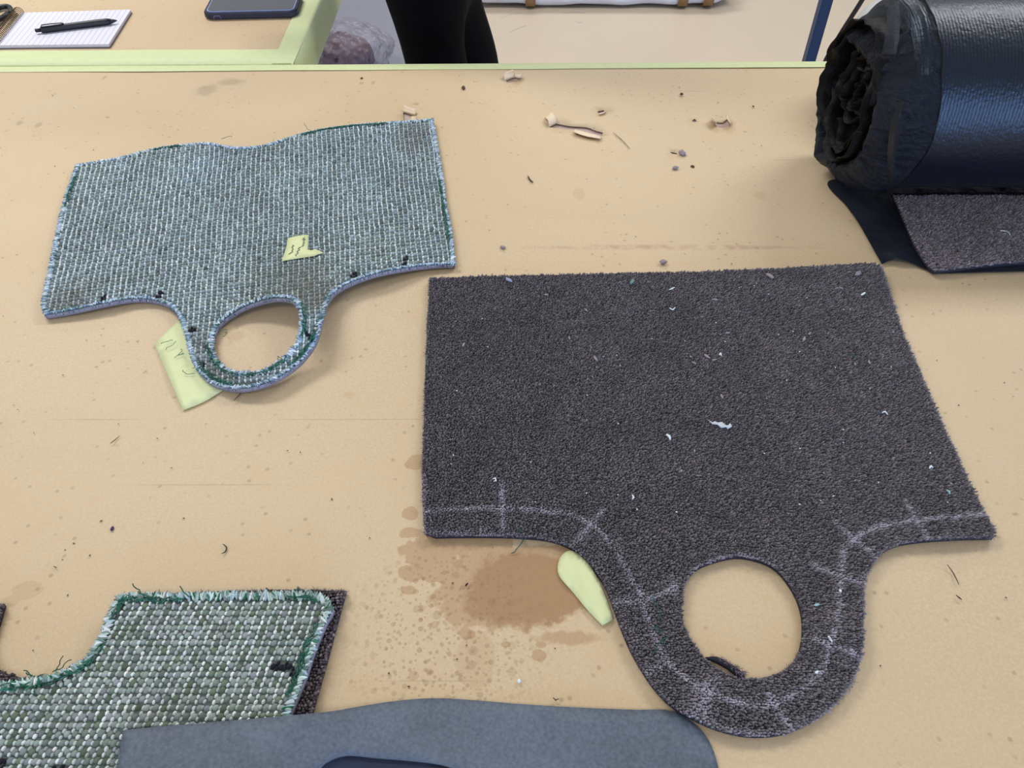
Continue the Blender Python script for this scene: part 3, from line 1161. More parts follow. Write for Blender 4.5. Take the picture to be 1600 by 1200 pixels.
CH = [([(664, 799), (700, 797), (785, 795), (850, 799), (895, 806), (935, 830), (965, 868), (985, 905), (998, 928), (1008, 960), (1025, 1005), (1040, 1032), (1070, 1060),
        (1105, 1082), (1150, 1098), (1195, 1102), (1230, 1090), (1262, 1067), (1285, 1040), (1297, 1000), (1305, 960), (1310, 920), (1312, 880), (1320, 855), (1345, 835),
        (1380, 822), (1430, 814), (1490, 808), (1550, 803)], 0.0021, 0.85),
      ([(783, 758), (785, 826)], 0.0022, 0.9), ([(942, 798), (897, 850)], 0.0022, 0.75), ([(960, 941), (1012, 936), (1055, 918)], 0.0022, 0.7), ([(1052, 925), (1050, 910)], 0.003, 0.6),
      ([(1000, 1056), (1045, 1032)], 0.0024, 0.6), ([(1105, 1072), (1092, 1095), (1090, 1125)], 0.006, 0.8), ([(1200, 1085), (1213, 1108), (1232, 1134)], 0.0022, 0.8),
      ([(1270, 999), (1300, 1008), (1337, 1024)], 0.0022, 0.75), ([(1268, 884), (1310, 902), (1350, 911)], 0.0022, 0.8), ([(1303, 815), (1330, 842), (1368, 872)], 0.0022, 0.85),
      ([(1414, 786), (1430, 815), (1452, 852)], 0.0022, 0.8), ([(671, 436), (760, 432), (960, 428), (1200, 421), (1378, 419)], 0.0016, 0.25), ([(1378, 419), (1412, 525), (1470, 660), (1553, 830)], 0.002, 0.35),
      ([(1070, 921), (1087, 890), (1131, 871), (1166, 869), (1207, 883)], 0.0018, 0.5), ([(1347, 900), (1349, 1000), (1320, 1080), (1260, 1130), (1180, 1148), (1080, 1121)], 0.0018, 0.4),
      ([(662, 740), (663, 830)], 0.0018, 0.45), ([(664, 832), (780, 836), (880, 848)], 0.0014, 0.3)]
fc_top = lambda q: fc_z(q) + 0.0033
pile(fc, fc_out, [fc_hole], fc_top, 0.00165, 0.0036, DARKS, CH)
fuzz(fc, fc_out, lambda q: fc_z(q) + 0.002, 5500, 0.0028, FUZZ)
fuzz(fc, fc_hole, lambda q: fc_z(q) + 0.003, 4200, 0.0020, FUZZ, -1, 'ring_fuzz')
threads(fc, 'green_threads', [(812, 826, 0.007), (816, 832, 0.006), (820, 838, 0.004), (1026, 975, 0.008), (1040, 985, 0.008), (1044, 995, 0.008), (1030, 968, 0.008), (1338, 562, 0.008), (1035, 1000, .008)], (28, 84, 74), 0.00035, 0.009)

# cutting sliver lying in the ring
sl = thing('carpet_sliver', 'thin curved charcoal carpet trimming lying inside the ring opening', 'carpet scrap', P3(1132, 1042))
slp = [(1102, 1027, 1), (1120, 1026), (1140, 1036), (1156, 1047), (1166, 1060, 1), (1158, 1059), (1138, 1044), (1120, 1034)]
sl_out = curve_pts(gl(slp), 0.003)
sheet('trimming_strip', sl_out, [], 0.006, 0.003, gauss_fn(0.001, []), M_carpetside, sl)
slf = curve_pts(gl([(1122, 1027), (1140, 1034), (1156, 1044), (1164, 1054), (1158, 1056), (1140, 1043)]), 0.003)
fuzz(sl, slf, gauss_fn(0.003, []), 6000, 0.0035, FUZZ)

# ------------------------------------------------------------------ near pair: dark carpet below, green woven mat above
UC = [(195, 936), (300, 926), (420, 922), (541, 923, 1), (525, 981), (508, 1044), (490, 1107), (475, 1170), (450, 1260, 1), (100, 1330), (-260, 1330, 1), (-260, 945, 1), (-120, 942), (-40, 942), (7, 944, 1),
      (-1, 972), (-10, 1000), (-12, 1025), (0, 1047), (25, 1056), (45, 1060), (112, 1048), (150, 1010), (172, 965)]
NM = [(184, 935), (196, 929), (250, 928), (350, 927), (440, 926), (492, 927), (510, 934), (521, 951), (512, 968), (502, 990), (490, 1020), (479, 1055), (468, 1082), (455, 1114), (430, 1180), (410, 1260, 1), (100, 1330), (-250, 1330, 1),
      (-250, 962, 1), (-130, 960), (-60, 962), (-45, 985), (-44, 1020), (-25, 1050), (0, 1066), (35, 1063), (77, 1057), (112, 1043), (140, 1023), (157, 992), (170, 960)]
uc_out = curve_pts(gl(UC), 0.005)
nm_out = curve_pts(gl(NM), 0.004)
uc_z = gauss_fn(0.0008, [])
uc = thing('under_carpet', 'charcoal carpet piece showing round the edges under the near green mat', 'carpet', P3(520, 1000))
sheet('carpet_backing', uc_out, [], 0.012, 0.003, uc_z, M_carpetbase, uc, True, M_carpetside)
# tufts only where the mat above leaves the carpet bare
nm_in = nm_out.copy()
q0 = nm_out.mean(0)
DK2 = [(120, 108, 113), (104, 94, 99), (136, 124, 131), (90, 80, 84)]
nm_cover = nm_out - (nm_out - q0) * 0.02
pile(uc, uc_out, [nm_cover], lambda q: uc_z(q) + 0.0028, 0.0022, 0.0042, DK2)
fuzz(uc, uc_out, lambda q: uc_z(q) + 0.002, 4500, 0.0028, [(128, 114, 122), (108, 98, 106), (92, 84, 90)], rad=0.0002)
nm_z = gauss_fn(0.0080, [(470, 1000, 60, 0.002)])
nm = thing('woven_mat', 'near green grey woven mat lying on charcoal carpet, partly under the leather', 'mat', P3(250, 1060, 0.008))
NM_T = 0.006
sheet('mat_body', nm_out, [], 0.010, NM_T, nm_z, M_matbase, nm, True, M_matside)
nm_top = lambda q: nm_z(q) + NM_T
GREYS2 = [(126, 138, 135), (138, 150, 146), (114, 127, 119), (146, 156, 155), (132, 139, 144), (102, 117, 101)]
WHITES2 = [(218, 226, 226), (204, 215, 213), (228, 233, 233), (188, 202, 194)]
# loops run parallel to the right-hand edge
woven(nm, nm_out, [], nm_top, [(-40, 925), (540, 925), (-205, 1205), (440, 1205)], 47, 22, 1.4, [[(430, 1040), (448, 1043), (460, 1050)], [(0, 1190), (4, 1200)], [(90, 1199), (100, 1202)]], GREYS2, WHITES2, 0.0062, -0.45, 1.1)
B2 = [(196, 214, 220), (160, 186, 200), (176, 196, 190), (40, 104, 78), (62, 118, 96), (214, 222, 228), (120, 146, 140), (136, 154, 150), (104, 126, 118)]
overlock(nm, nm_out, nm_top, NM_T, 0.0058, B2, [0.18, 0.16, 0.16, 0.03, 0.04, 0.12, 0.11, 0.1, 0.1], gap=0.0010, over=0.0010)
overlock(nm, nm_out, nm_top, NM_T, 0.0085, B2, [0.14, 0.16, 0.18, 0.05, 0.06, 0.08, 0.13, 0.1, 0.1], gap=0.0015, over=0.0013, name='border_fibres')
running(nm, nm_out, nm_top, 0.0062, GREENS, [((230, 930), 60), ((480, 930), 25), ((470, 1030), 60), ((100, 1050), 55), ((20, 1066), 40)])
threads(nm, 'loose_threads', [(100, 1046, 0.014), (82, 1050, 0.014), (70, 1053, 0.014), (115, 1038, 0.014), (48, 1062, .015), (25, 1070, .016), (240, 936, 0.016), (226, 934, 0.016), (480, 934, 0.016), (486, 938, 0.016),
        (472, 1020, 0.017), (468, 1034, 0.017), (474, 1006, 0.017), (460, 1058, 0.017), (300, 932, .016), (120, 1040, .014), (62, 1060, .015), (90, 1052, .014)], (22, 88, 66), 0.0004, 0.007)

# ------------------------------------------------------------------ leather sheet in front
LS = [(192, 1141, 1), (240, 1136), (350, 1127), (460, 1117), (520, 1111), (560, 1104), (620, 1095), (680, 1091), (740, 1094), (800, 1099), (860, 1103), (940, 1107), (1000, 1109),
      (1040, 1109), (1065, 1117), (1090, 1135), (1108, 1158), (1120, 1190), (1126, 1230), (1120, 1320, 1), (700, 1390), (150, 1390, 1), (175, 1250)]
LH = [(500, 1200), (515, 1188), (534, 1181), (552, 1180), (590, 1184), (628, 1187), (674, 1192), (704, 1199), (738, 1216), (750, 1250), (715, 1290), (600, 1302), (510, 1285), (478, 1240)]
ls_out = curve_pts(gl(LS), 0.005)
ls_hole = curve_pts(gl(LH), 0.003)


def ls_z(q):
    t = np.clip((q[:, 0] + 0.155) / 0.085, 0, 1)
    t = t * t * (3 - 2 * t)
    return 0.0182 * (1 - t) + 0.0012 * t + 0.0008 * np.sin(q[:, 0] * 40 + q[:, 1] * 30) * t


lm, ltn, lb = new_mat('slate_leather')
ltc = ltn.nodes.new('ShaderNodeTexCoord')


def lnoise(sc, det=5):
    n = ltn.nodes.new('ShaderNodeTexNoise')
    n.inputs['Scale'].default_value = sc
    n.inputs['Detail'].default_value = det
    ltn.links.new(ltc.outputs['Object'], n.inputs['Vector'])
    return n.outputs[0]


lr = ltn.nodes.new('ShaderNodeValToRGB')
lr.color_ramp.elements[0].position = 0.3
lr.color_ramp.elements[0].color = (*lin(68, 78, 91), 1)
lr.color_ramp.elements[1].position = 0.72
lr.color_ramp.elements[1].color = (*lin(107, 118, 135), 1)
lmx = ltn.nodes.new('ShaderNodeMath')
lmx.operation = 'MULTIPLY_ADD'
ltn.links.new(lnoise(420, 4), lmx.inputs[0])
lmx.inputs[1].default_value = 0.55
lm2 = ltn.nodes.new('ShaderNodeMath')
lm2.operation = 'MULTIPLY'
ltn.links.new(lnoise(16, 4), lm2.inputs[0])
lm2.inputs[1].default_value = 0.5
ltn.links.new(lm2.outputs[0], lmx.inputs[2])
ltn.links.new(lmx.outputs[0], lr.inputs[0])
ltn.links.new(lr.outputs[0], lb.inputs['Base Color'])
lb.inputs['Roughness'].default_value = 0.62
lbp = ltn.nodes.new('ShaderNodeBump')
lbp.inputs['Strength'].default_value = 0.4
lbp.inputs['Distance'].default_value = 0.0006
ltn.links.new(lnoise(700, 3), lbp.inputs['Height'])
ltn.links.new(lbp.outputs[0], lb.inputs['Normal'])
leather = thing('leather_sheet', 'slate blue grey leather sheet with a cut opening at the front', 'leather sheet', P3(650, 1150))
sheet('leather_body', ls_out, [ls_hole], 0.006, 0.0022, ls_z, lm, leather, True, plain('leather_cut_edge', (96, 104, 112), 0.8, var=0.2, scale=300))
nv_out = curve_pts(gl([(480, 1178), (600, 1172), (730, 1190), (770, 1250), (730, 1310), (600, 1320), (480, 1300), (462, 1240)]), 0.006)
nvz = lambda q: np.maximum(ls_z(q) - 0.0014, 0.0004)
navy = sheet('navy_cloth', nv_out, [], 0.008, 0.0012, nvz, plain('navy_cloth', (36, 44, 68), 0.85, var=0.15, scale=400), None, True)
tag(navy, 'dark navy cloth showing through the opening in the leather sheet', 'cloth')

# tape loop beside the carpet
t2 = [(872, 880), (880, 865), (893, 860), (908, 868), (926, 890), (942, 922), (957, 960, 1), (957, 968), (941, 977, 1), (918, 953), (895, 925), (874, 900)]
t2z = gauss_fn(0.0008, [(896, 880, 18, 0.0028), (920, 912, 18, 0.0035), (942, 945, 14, 0.0025), (900, 922, 9, -0.0016)])
t2o = sheet('tape_loop', curve_pts(gl(t2), 0.004), [], 0.004, 0.0004, t2z, M_tape2, None, True)
tag(t2o, 'curled piece of green masking tape beside the big carpet ring tab', 'tape')

# ------------------------------------------------------------------ carpet roll in black film
RY, RR = 0.825, 0.1005
RZ = TABLE + 0.008 + RR
roll = thing('carpet_roll', 'fat roll of carpet wrapped in crinkled black plastic film, tail unrolled', 'carpet roll', (0.85, RY, TABLE))

fm, fnt, fb = new_mat('black_film')
ftc = fnt.nodes.new('ShaderNodeTexCoord')


def fnode(kind, **kw):
    n = fnt.nodes.new(kind)
    for k_, v_ in kw.items():
        n.inputs[k_].default_value = v_
    return n


fb.inputs['Base Color'].default_value = (*lin(17, 20, 31), 1)
fb.inputs['Roughness'].default_value = 0.34
fb.inputs['Specular IOR Level'].default_value = 0.55
fb.inputs['Specular Tint'].default_value = (0.62, 0.78, 1.0, 1)
wv = fnode('ShaderNodeTexWave', Scale=92.0, Distortion=2.2, Detail=3.0)
wv.bands_direction = 'X'
fnt.links.new(ftc.outputs['Object'], wv.inputs['Vector'])
nz1 = fnode('ShaderNodeTexNoise', Scale=260.0, Detail=4.0)
fnt.links.new(ftc.outputs['Object'], nz1.inputs['Vector'])
nz2 = fnode('ShaderNodeTexNoise', Scale=38.0, Detail=4.0)
fnt.links.new(ftc.outputs['Object'], nz2.inputs['Vector'])
ad = fnode('ShaderNodeMath')
ad.operation = 'MULTIPLY_ADD'
fnt.links.new(wv.outputs['Fac'], ad.inputs[0])
ad.inputs[1].default_value = 0.28
fnt.links.new(nz1.outputs[0], ad.inputs[2])
ad2 = fnode('ShaderNodeMath')
ad2.operation = 'MULTIPLY_ADD'
fnt.links.new(nz2.outputs[0], ad2.inputs[0])
ad2.inputs[1].default_value = 0.8
fnt.links.new(ad.outputs[0], ad2.inputs[2])
fbp = fnode('ShaderNodeBump', Strength=0.5, Distance=0.0013)
fnt.links.new(ad2.outputs[0], fbp.inputs['Height'])
fnt.links.new(fbp.outputs[0], fb.inputs['Normal'])

cm, cnt, cb = new_mat('crinkled_film')
ctc = cnt.nodes.new('ShaderNodeTexCoord')
cb.inputs['Base Color'].default_value = (*lin(34, 37, 48), 1)
cb.inputs['Roughness'].default_value = 0.26
cb.inputs['Specular Tint'].default_value = (0.7, 0.84, 1.0, 1)
cn1 = cnt.nodes.new('ShaderNodeTexNoise')
cn1.inputs['Scale'].default_value = 70
cn1.inputs['Detail'].default_value = 6
cn1.inputs['Roughness'].default_value = 0.7
cmap = cnt.nodes.new('ShaderNodeMapping')
cmap.inputs['Scale'].default_value = (1, 2.6, 2.6)
cnt.links.new(ctc.outputs['Object'], cmap.inputs[0])
cnt.links.new(cmap.outputs[0], cn1.inputs['Vector'])
cbp = cnt.nodes.new('ShaderNodeBump')
cbp.inputs['Strength'].default_value = 1.0
cbp.inputs['Distance'].default_value = 0.010
cnt.links.new(cn1.outputs[0], cbp.inputs['Height'])
cn2 = cnt.nodes.new('ShaderNodeTexNoise')
cn2.inputs['Scale'].default_value = 230
cn2.inputs['Detail'].default_value = 5
cn2.inputs['Roughness'].default_value = 0.75
cnt.links.new(cmap.outputs[0], cn2.inputs['Vector'])
cbp2 = cnt.nodes.new('ShaderNodeBump')
cbp2.inputs['Strength'].default_value = 1.0
cbp2.inputs['Distance'].default_value = 0.005
cnt.links.new(cn2.outputs[0], cbp2.inputs['Height'])
cnt.links.new(cbp.outputs[0], cbp2.inputs['Normal'])
cnt.links.new(cbp2.outputs[0], cb.inputs['Normal'])
M_innerfilm = plain('inner_film', (9, 8, 10), 0.6, spec=0.22, var=0.4, scale=60, bump=0.6, bscale=120, bdist=0.003)

# body
X0, X1 = 0.402, 1.30
V, Fc = [], []
nx, na = 90, 96
for i in range(nx + 1):
    x = X0 + (X1 - X0) * i / nx
    for j in range(na):
        g = 2 * math.pi * j / na
        r = RR + 0.0013 * mnoise.noise(Vector((x * 7, math.cos(g) * 2, math.sin(g) * 2)))
        if i == 0:
            r -= 0.004
        V.append((x, RY - r * math.cos(g), RZ + r * math.sin(g)))
for i in range(nx):
    for j in range(na):
        q = (j + 1) % na
        Fc.append((i * na + j, (i + 1) * na + j, (i + 1) * na + q, i * na + q))
Fc.append(tuple(range(na)))
Fc.append(tuple(nx * na + j for j in range(na))[::-1])
mesh('roll_body', V, Fc, fm, roll)

# film collar hanging loose over the end
prof = [(0.430, 0.1026), (0.425, 0.1038), (0.418, 0.1042), (0.411, 0.1036), (0.404, 0.1022), (0.397, 0.0998), (0.391, 0.0966), (0.385, 0.0925), (0.379, 0.0875), (0.374, 0.082), (0.376, 0.077), (0.386, 0.073), (0.40, 0.070)]
fine = []
for i in range(len(prof) - 1):
    for k_ in range(4):
        w_ = k_ / 4
        fine.append((prof[i][0] * (1 - w_) + prof[i + 1][0] * w_, prof[i][1] * (1 - w_) + prof[i + 1][1] * w_))
prof = fine + [prof[-1]]
V, Fc = [], []
na = 420
for i, (x, r) in enumerate(prof):
    t = i / (len(prof) - 1)
    for j in range(na):
        g = 2 * math.pi * j / na
        n1 = mnoise.noise(Vector((math.cos(g) * 2.2, math.sin(g) * 2.2, x * 22)))
        n2 = mnoise.noise(Vector((math.cos(g) * 7, math.sin(g) * 7, x * 16 + 4)))
        n3 = 1 - abs(mnoise.noise(Vector((math.cos(g) * 4.5 + 9, math.sin(g) * 4.5, x * 9))))
        amp = 0.0006 + 0.0080 * min(1, t * 1.5)
        edge = 0.0025 * n1 if i == 0 else 0
        n4 = 1 - 2 * abs(mnoise.noise(Vector((math.cos(g) * 11 + 3, math.sin(g) * 11, x * 30 + g))))
        n5 = 1 - 2.4 * abs(mnoise.noise(Vector((math.cos(g) * 15 + 3, math.sin(g) * 15 + x * 60, x * 130))))
        n6 = mnoise.noise(Vector((math.cos(g) * 42, math.sin(g) * 42 + 5, x * 150 + g * 2)))
        dr = amp * (0.8 * n1 + 0.45 * n2 - 0.9 * (1 - n3) * t) + 0.0018 * n4 * min(1, 0.3 + t * 2) + (0.0011 * n5 + 0.0007 * n6) * min(1, 0.3 + t * 4) - 0.030 * min(1, t * 2.4) * max(0, math.sin(g)) ** 2
        V.append((x - 0.010 * t * n1 + edge - 0.012 * math.sin(g) * (1 - t) * (1 if math.sin(g) > 0 else -0.6),
                  RY - (r + dr) * math.cos(g), RZ + (r + dr) * math.sin(g)))
for i in range(len(prof) - 1):
    for j in range(na):
        q = (j + 1) % na
        Fc.append((i * na + j, i * na + q, (i + 1) * na + q, (i + 1) * na + j))
tag(mesh('film_collar', V, Fc, cm, roll), 'loose crinkled film collar gathered round the roll end')

# torn film layers inside the open end
for (ra, rb, t0, turns, xa, seed) in ((0.081, 0.066, 0.3, 0.92, 0.368, 1.0), (0.070, 0.052, 2.0, 0.9, 0.374, 2.0), (0.056, 0.040, 4.1, 0.95, 0.380, 3.0), (0.042, 0.024, 1.1, 1.2, 0.384, 4.0), (0.026, 0.010, 3.0, 1.4, 0.388, 5.0)):
    V, Fc = [], []
    n, m = 160, 8
    for i in range(n + 1):
        t = i / n
        g = t0 + turns * 2 * math.pi * t
        r = ra + (rb - ra) * t + 0.008 * mnoise.noise(Vector((g * 1.7, seed * 3, 0))) + 0.0016 * mnoise.noise(Vector((g * 5, seed * 5, 2)))
        xe = xa + 0.012 * mnoise.noise(Vector((g * 1.3, seed, 5))) + 0.003 * mnoise.noise(Vector((g * 5, seed, 8)))
        for k in range(m):
            s = k / (m - 1)
            rr = r + 0.006 * mnoise.noise(Vector((g * 2.5, s * 3, seed))) - 0.004 * (1 - s) ** 2 * math.sin(g * 3 + seed)
            V.append((xe + 0.07 * s, RY - rr * math.cos(g) * 0.95, RZ + rr * math.sin(g)))
    for i in range(n):
        for k in range(m - 1):
            a = i * m + k
            Fc.append((a, a + 1, a + m + 1, a + m))
    o = mesh('film_layer', V, Fc, M_innerfilm, roll)
    md = o.modifiers.new('thickness', 'SOLIDIFY')
    md.thickness = 0.0007

# pinched folds standing off the collar


def fold(pts_left, pts_right, Ys, mat=None, ridge=0.008):
    rows = []
    for (a, b_, y) in zip(pts_left, pts_right, Ys):
        A, B = PY(a[0], a[1], y), PY(b_[0], b_[1], y)
        rows.append([A, A.lerp(B, 0.35) + Vector((0, -ridge * 0.8, 0.001)), A.lerp(B, 0.7) + Vector((0, -ridge, 0.001)), B + Vector((0, 0.004, 0))])
    return strip('film_fold', rows, mat or cm, roll, 0.0006)


fold([(1394, -12), (1388, 10), (1386, 30), (1383, 55), (1378, 85)], [(1398, -12), (1406, 8), (1407, 30), (1407, 55), (1402, 78)], [0.80, 0.785, 0.772, 0.758, 0.745])
fold([(1406, 158), (1396, 180), (1390, 205), (1387, 240), (1388, 284)], [(1408, 158), (1407, 182), (1404, 210), (1397, 245), (1391, 286)], [0.712, 0.709, 0.708, 0.710, 0.722])
# stiff crease line of the film's end seam on the roll
seam = []
for k in range(40):
    g = math.radians(-70 + 175 * k / 39)
    seam.append((0.4305 - 0.012 * math.sin(g) * (1 if math.sin(g) > 0 else -0.6) + 0.0025 * mnoise.noise(Vector((g * 4, 1, 1))), RY - 0.1028 * math.cos(g), RZ + 0.1028 * math.sin(g)))
tube('film_seam', seam, 0.0009, M_innerfilm, roll, 6)

# unrolled tail: film flap below, carpet flap on it
fl_px = [(1296, 282), (1322, 320), (1340, 345), (1360, 380), (1378, 412, 1), (1398, 404), (1420, 408), (1445, 420), (1462, 427, 1), (1560, 424), (1750, 420, 1), (1750, 285, 1), (1500, 285), (1400, 280)]
flz = gauss_fn(0.0008, [(1400, 395, 22, 0.008), (1350, 340, 25, 0.003)])
tag(sheet('film_flap', curve_pts(gl(fl_px), 0.006), [], 0.007, 0.0006, lambda q: flz(q) + 0.0012 * vnoise(q, 60, 3) + 0.0008 * np.abs(vnoise(q, 160, 8)) + 0.0012, cm, roll, True), 'black film spread on the table under the carpet tail')
cf_px = [(1393, 302, 1), (1410, 340), (1430, 385), (1447, 412), (1459, 424, 1), (1500, 420), (1560, 413), (1640, 408), (1760, 402, 1), (1760, 300, 1), (1500, 300)]
cf_out = curve_pts(gl(cf_px), 0.005)
cfz = gauss_fn(0.0035, [])
cflap = sheet('carpet_tail', cf_out, [], 0.012, 0.0035, cfz, M_carpetbase, roll, True, M_carpetside)
TAIL = [(128, 121, 128), (116, 110, 116), (138, 130, 138), (106, 100, 106)]
pile(cflap, cf_out, [], lambda q: cfz(q) + 0.0033, 0.0021, 0.0028, TAIL, None, (np.array([0.3, 0.3]), np.array([0.85, 0.79])))
fuzz(cflap, cf_out, lambda q: cfz(q) + 0.002, 1500, 0.0028, FUZZ)

# ------------------------------------------------------------------ pale tub behind the roll
tubm = plain('pale_plastic', (196, 200, 200), 0.35, var=0.04)
tc_ = P3(1408, 150)
tub_c = Vector((0.515, 1.03, TABLE))
tb = thing('plastic_tub', 'pale grey rounded plastic tub behind the end of the black roll', 'tub', tub_c)
lathe('tub_body', [(0.001, 0.052), (0.004, 0.058), (0.06, 0.062), (0.088, 0.062)], tub_c, (0, 0, 1), tubm, tb, 40)
lathe('tub_lid', [(0.089, 0.0645), (0.097, 0.0645), (0.108, 0.060), (0.118, 0.051), (0.126, 0.038), (0.131, 0.022), (0.133, 0.004)], tub_c, (0, 0, 1), tubm, tb, 40)

# ------------------------------------------------------------------ lint, crumbs, fibres
lint_white = plain('white_lint', (226, 236, 242), 0.8, var=0.05)
lint_grey = plain('grey_lint', (150, 139, 148), 0.95, var=0.2)
lint_teal = plain('teal_lint', (150, 190, 188), 0.8, var=0.1)


def chunk(name, px, py, size, mat, h=0.002, label='', cat='lint', group=None, stretch=1.5, seed=0, n=9):
    """a small irregular wad of fibres or crumb"""
    c = P3(px, py, h)
    bm = bmesh.new()
    bmesh.ops.create_icosphere(bm, subdivisions=2, radius=1.0)
    rot = Matrix.Rotation(seed * 1.7, 3, 'Z')
    for v_ in bm.verts:
        k_ = 1 + 0.55 * mnoise.noise(v_.co * 1.6 + Vector((seed * 3.1, seed, 0)))
        p = Vector((v_.co.x * stretch, v_.co.y * 0.7, v_.co.z * 0.45)) * k_ * size
        v_.co = rot @ p + c
    me = bpy.data.meshes.new(name)
    bm.to_mesh(me)
    bm.free()
    o_ = link_mesh(name, me, mat)
    return tag(o_, label, cat, group)


def wisp(name, line, rad, mat, h, label, cat='lint', group=None):
    g = curve_pts([tuple(P(*p)) for p in line], 0.002, False)
    pts = [Vector(p) for p in lift(g, np.full(len(g), h) + 0.0006 * np.sin(np.arange(len(g)) * 1.3))]
    n = len(pts)
    rads = [rad * (0.35 + 0.65 * math.sin(math.pi * (0.08 + 0.84 * i / max(1, n - 1)))) for i in range(n)]
    return tag(tube(name, pts, rads, mat, None, 6), label, cat, group)


wl = thing('lint_tuft', 'largest white ragged lint scrap near the middle of the big carpet', 'lint', P3(1128, 662, 0.009))
sheet('lint_shred', curve_pts(gl([(1107, 656, 1), (1113, 660, 1), (1117, 658, 1), (1121, 660), (1128, 659, 1), (1134, 664, 1), (1137, 665, 1), (1141, 661, 1), (1144, 666, 1), (1137, 670, 1), (1135, 667, 1), (1127, 668, 1), (1121, 663, 1), (1113, 662, 1)]), 0.002), [], 0.004, 0.0008, gauss_fn(0.0085, []), plain('dull_lint', (196, 206, 218), 0.8), wl)
wisp('lint_curl', [(1041, 679), (1046, 682), (1047, 687)], 0.0013, lint_white, 0.009, 'small white curl just left of the largest lint scrap on the carpet')
wisp('lint_curl', [(988, 773), (990, 777), (988, 780)], 0.0009, lint_white, 0.009, 'white comma of lint left of centre low on the big carpet')
wisp('lint_ring', [(770, 748), (774, 747), (775, 751), (771, 752)], 0.0008, lint_white, 0.009, 'tiny white lint ring above the left chalk cross')
wisp('lint_curl', [(1046, 481), (1051, 484), (1055, 480)], 0.0007, lint_white, 0.009, 'thin white lint curl near the upper middle of the big carpet')
wisp('lint_curl', [(1045, 453), (1050, 451), (1054, 449)], 0.0007, lint_white, 0.009, 'short white thread close under the top edge of the big carpet')
wisp('lint_curl', [(1345, 461), (1349, 459), (1352, 457)], 0.0012, lint_white, 0.009, 'bright white shred near the upper right corner of the big carpet')
wisp('lint_curl', [(1479, 766), (1483, 768), (1484, 772)], 0.0011, lint_teal, 0.009, 'pale teal lint curl near the lower right edge of the big carpet')
wisp('lint_curl', [(1452, 732), (1455, 728), (1458, 731)], 0.0009, lint_white, 0.009, 'white three legged lint bit above the right chalk line')
wisp('lint_curl', [(1124, 555), (1126, 552), (1127, 556)], 0.0009, lint_white, 0.009, 'white fleck pair in the upper middle right of the big carpet')
wisp('lint_curl', [(1378, 645), (1383, 643), (1387, 648)], 0.0007, lint_white, 0.009, 'white bent lint bit right of centre on the big carpet')
chunk('lint_dot', 1313, 923, 0.0013, lint_white, 0.010, 'round white lint dot on the chalk line of the ring tab right side', stretch=1.0, seed=1)
chunk('lint_dot', 1276, 945, 0.0012, lint_teal, 0.010, 'pale teal lint fleck between ring opening and chalk line', stretch=1.8, seed=2)
chunk('lint_dot', 1297, 998, 0.0014, lint_white, 0.010, 'white lint bit where a chalk tick crosses the ring line', stretch=1.8, seed=3)
chunk('lint_dot', 1276, 1050, 0.0012, lint_white, 0.010, 'white lint bit on the lower right of the ring tab', stretch=1.4, seed=4)
chunk('lint_puff', 1203, 431, 0.0034, lint_grey, 0.009, 'grey fluff puff on the top edge of the big carpet', seed=5)
chunk('lint_puff', 1341, 427, 0.0034, lint_grey, 0.010, 'grey fluff puff at the upper right corner of the big carpet', seed=6)
chunk('lint_puff', 795, 437, 0.0030, plain('blue_lint', (150, 160, 190), .9), 0.009, 'pale blue fluff on the top edge of the big carpet', seed=7)
chunk('lint_puff', 988, 440, 0.0028, plain('green_lint', (110, 134, 134), .9), 0.009, 'greenish fluff under the top edge of the big carpet', seed=8)
rs = random.Random(5)
for i in range(70):
    px = rs.uniform(690, 1500)
    py = rs.uniform(445, 800)
    if px > 1365 + (py - 430) * 0.40:
        continue
    chunk('lint_speck', px, py, rs.uniform(0.00035, 0.0007), lint_white, 0.0085, 'tiny white lint speck caught in the charcoal carpet pile', 'lint', 'lint specks on the big carpet', 1.3, i * 0.7)
for i in range(16):
    px, py = rs.uniform(700, 1380), rs.uniform(450, 640)
    chunk('pale_lint', px, py, rs.uniform(0.0012, 0.0019), lint_grey, 0.0078, 'dull grey lint smear on the charcoal carpet pile', 'lint', 'grey lint on the big carpet', 2.0, i * 1.3)

# on the paper
chunk('lint_ball', 1036, 409, 0.0042, lint_grey, 0.002, 'grey mauve lint ball on the paper above the carpet top edge', seed=2, stretch=0.9)
chunk('lint_ball', 1066, 239, 0.0065, lint_grey, 0.002, 'mauve lint tuft beside a small tear in the paper', seed=3, stretch=0.8)
chunk('lint_ball', 1055, 262, 0.0040, lint_grey, 0.002, 'small mauve lint ball nearer than the mauve tuft', seed=4, stretch=1.1)
chunk('crumb', 1082, 260, 0.0028, M_dark, 0.001, 'dark crumb right of the small mauve lint ball', 'crumb', seed=5, stretch=1.0)
chunk('crumb', 1065, 147, 0.0032, M_dark, 0.002, 'brown crumb on the far middle of the paper', 'crumb', seed=6, stretch=0.8)
chunk('crumb', 1177, 166, 0.0018, M_dark, 0.001, 'single dark crumb right of the torn opening', 'crumb', seed=1, stretch=1.0)
chunk('crumb', 724, 137, 0.0032, M_dark, 0.001, 'dark elongated crumb near the black trousered person', 'crumb', seed=1, stretch=1.8)
chunk('crumb', 565, 122, 0.0022, M_dark, 0.001, 'round dark crumb close to the far taped edge', 'crumb', seed=8, stretch=1.0)
chunk('lint_ball', 786, 386, 0.0032, lint_grey, 0.001, 'faint lint bit between the far mat and the carpet', seed=9, stretch=1.0)
chunk('crumb', 175, 826, 0.0016, plain('purple_crumb', (70, 56, 92), .9), 0.001, 'tiny purple crumb left of the pencil line', 'crumb', seed=1, stretch=1.5)
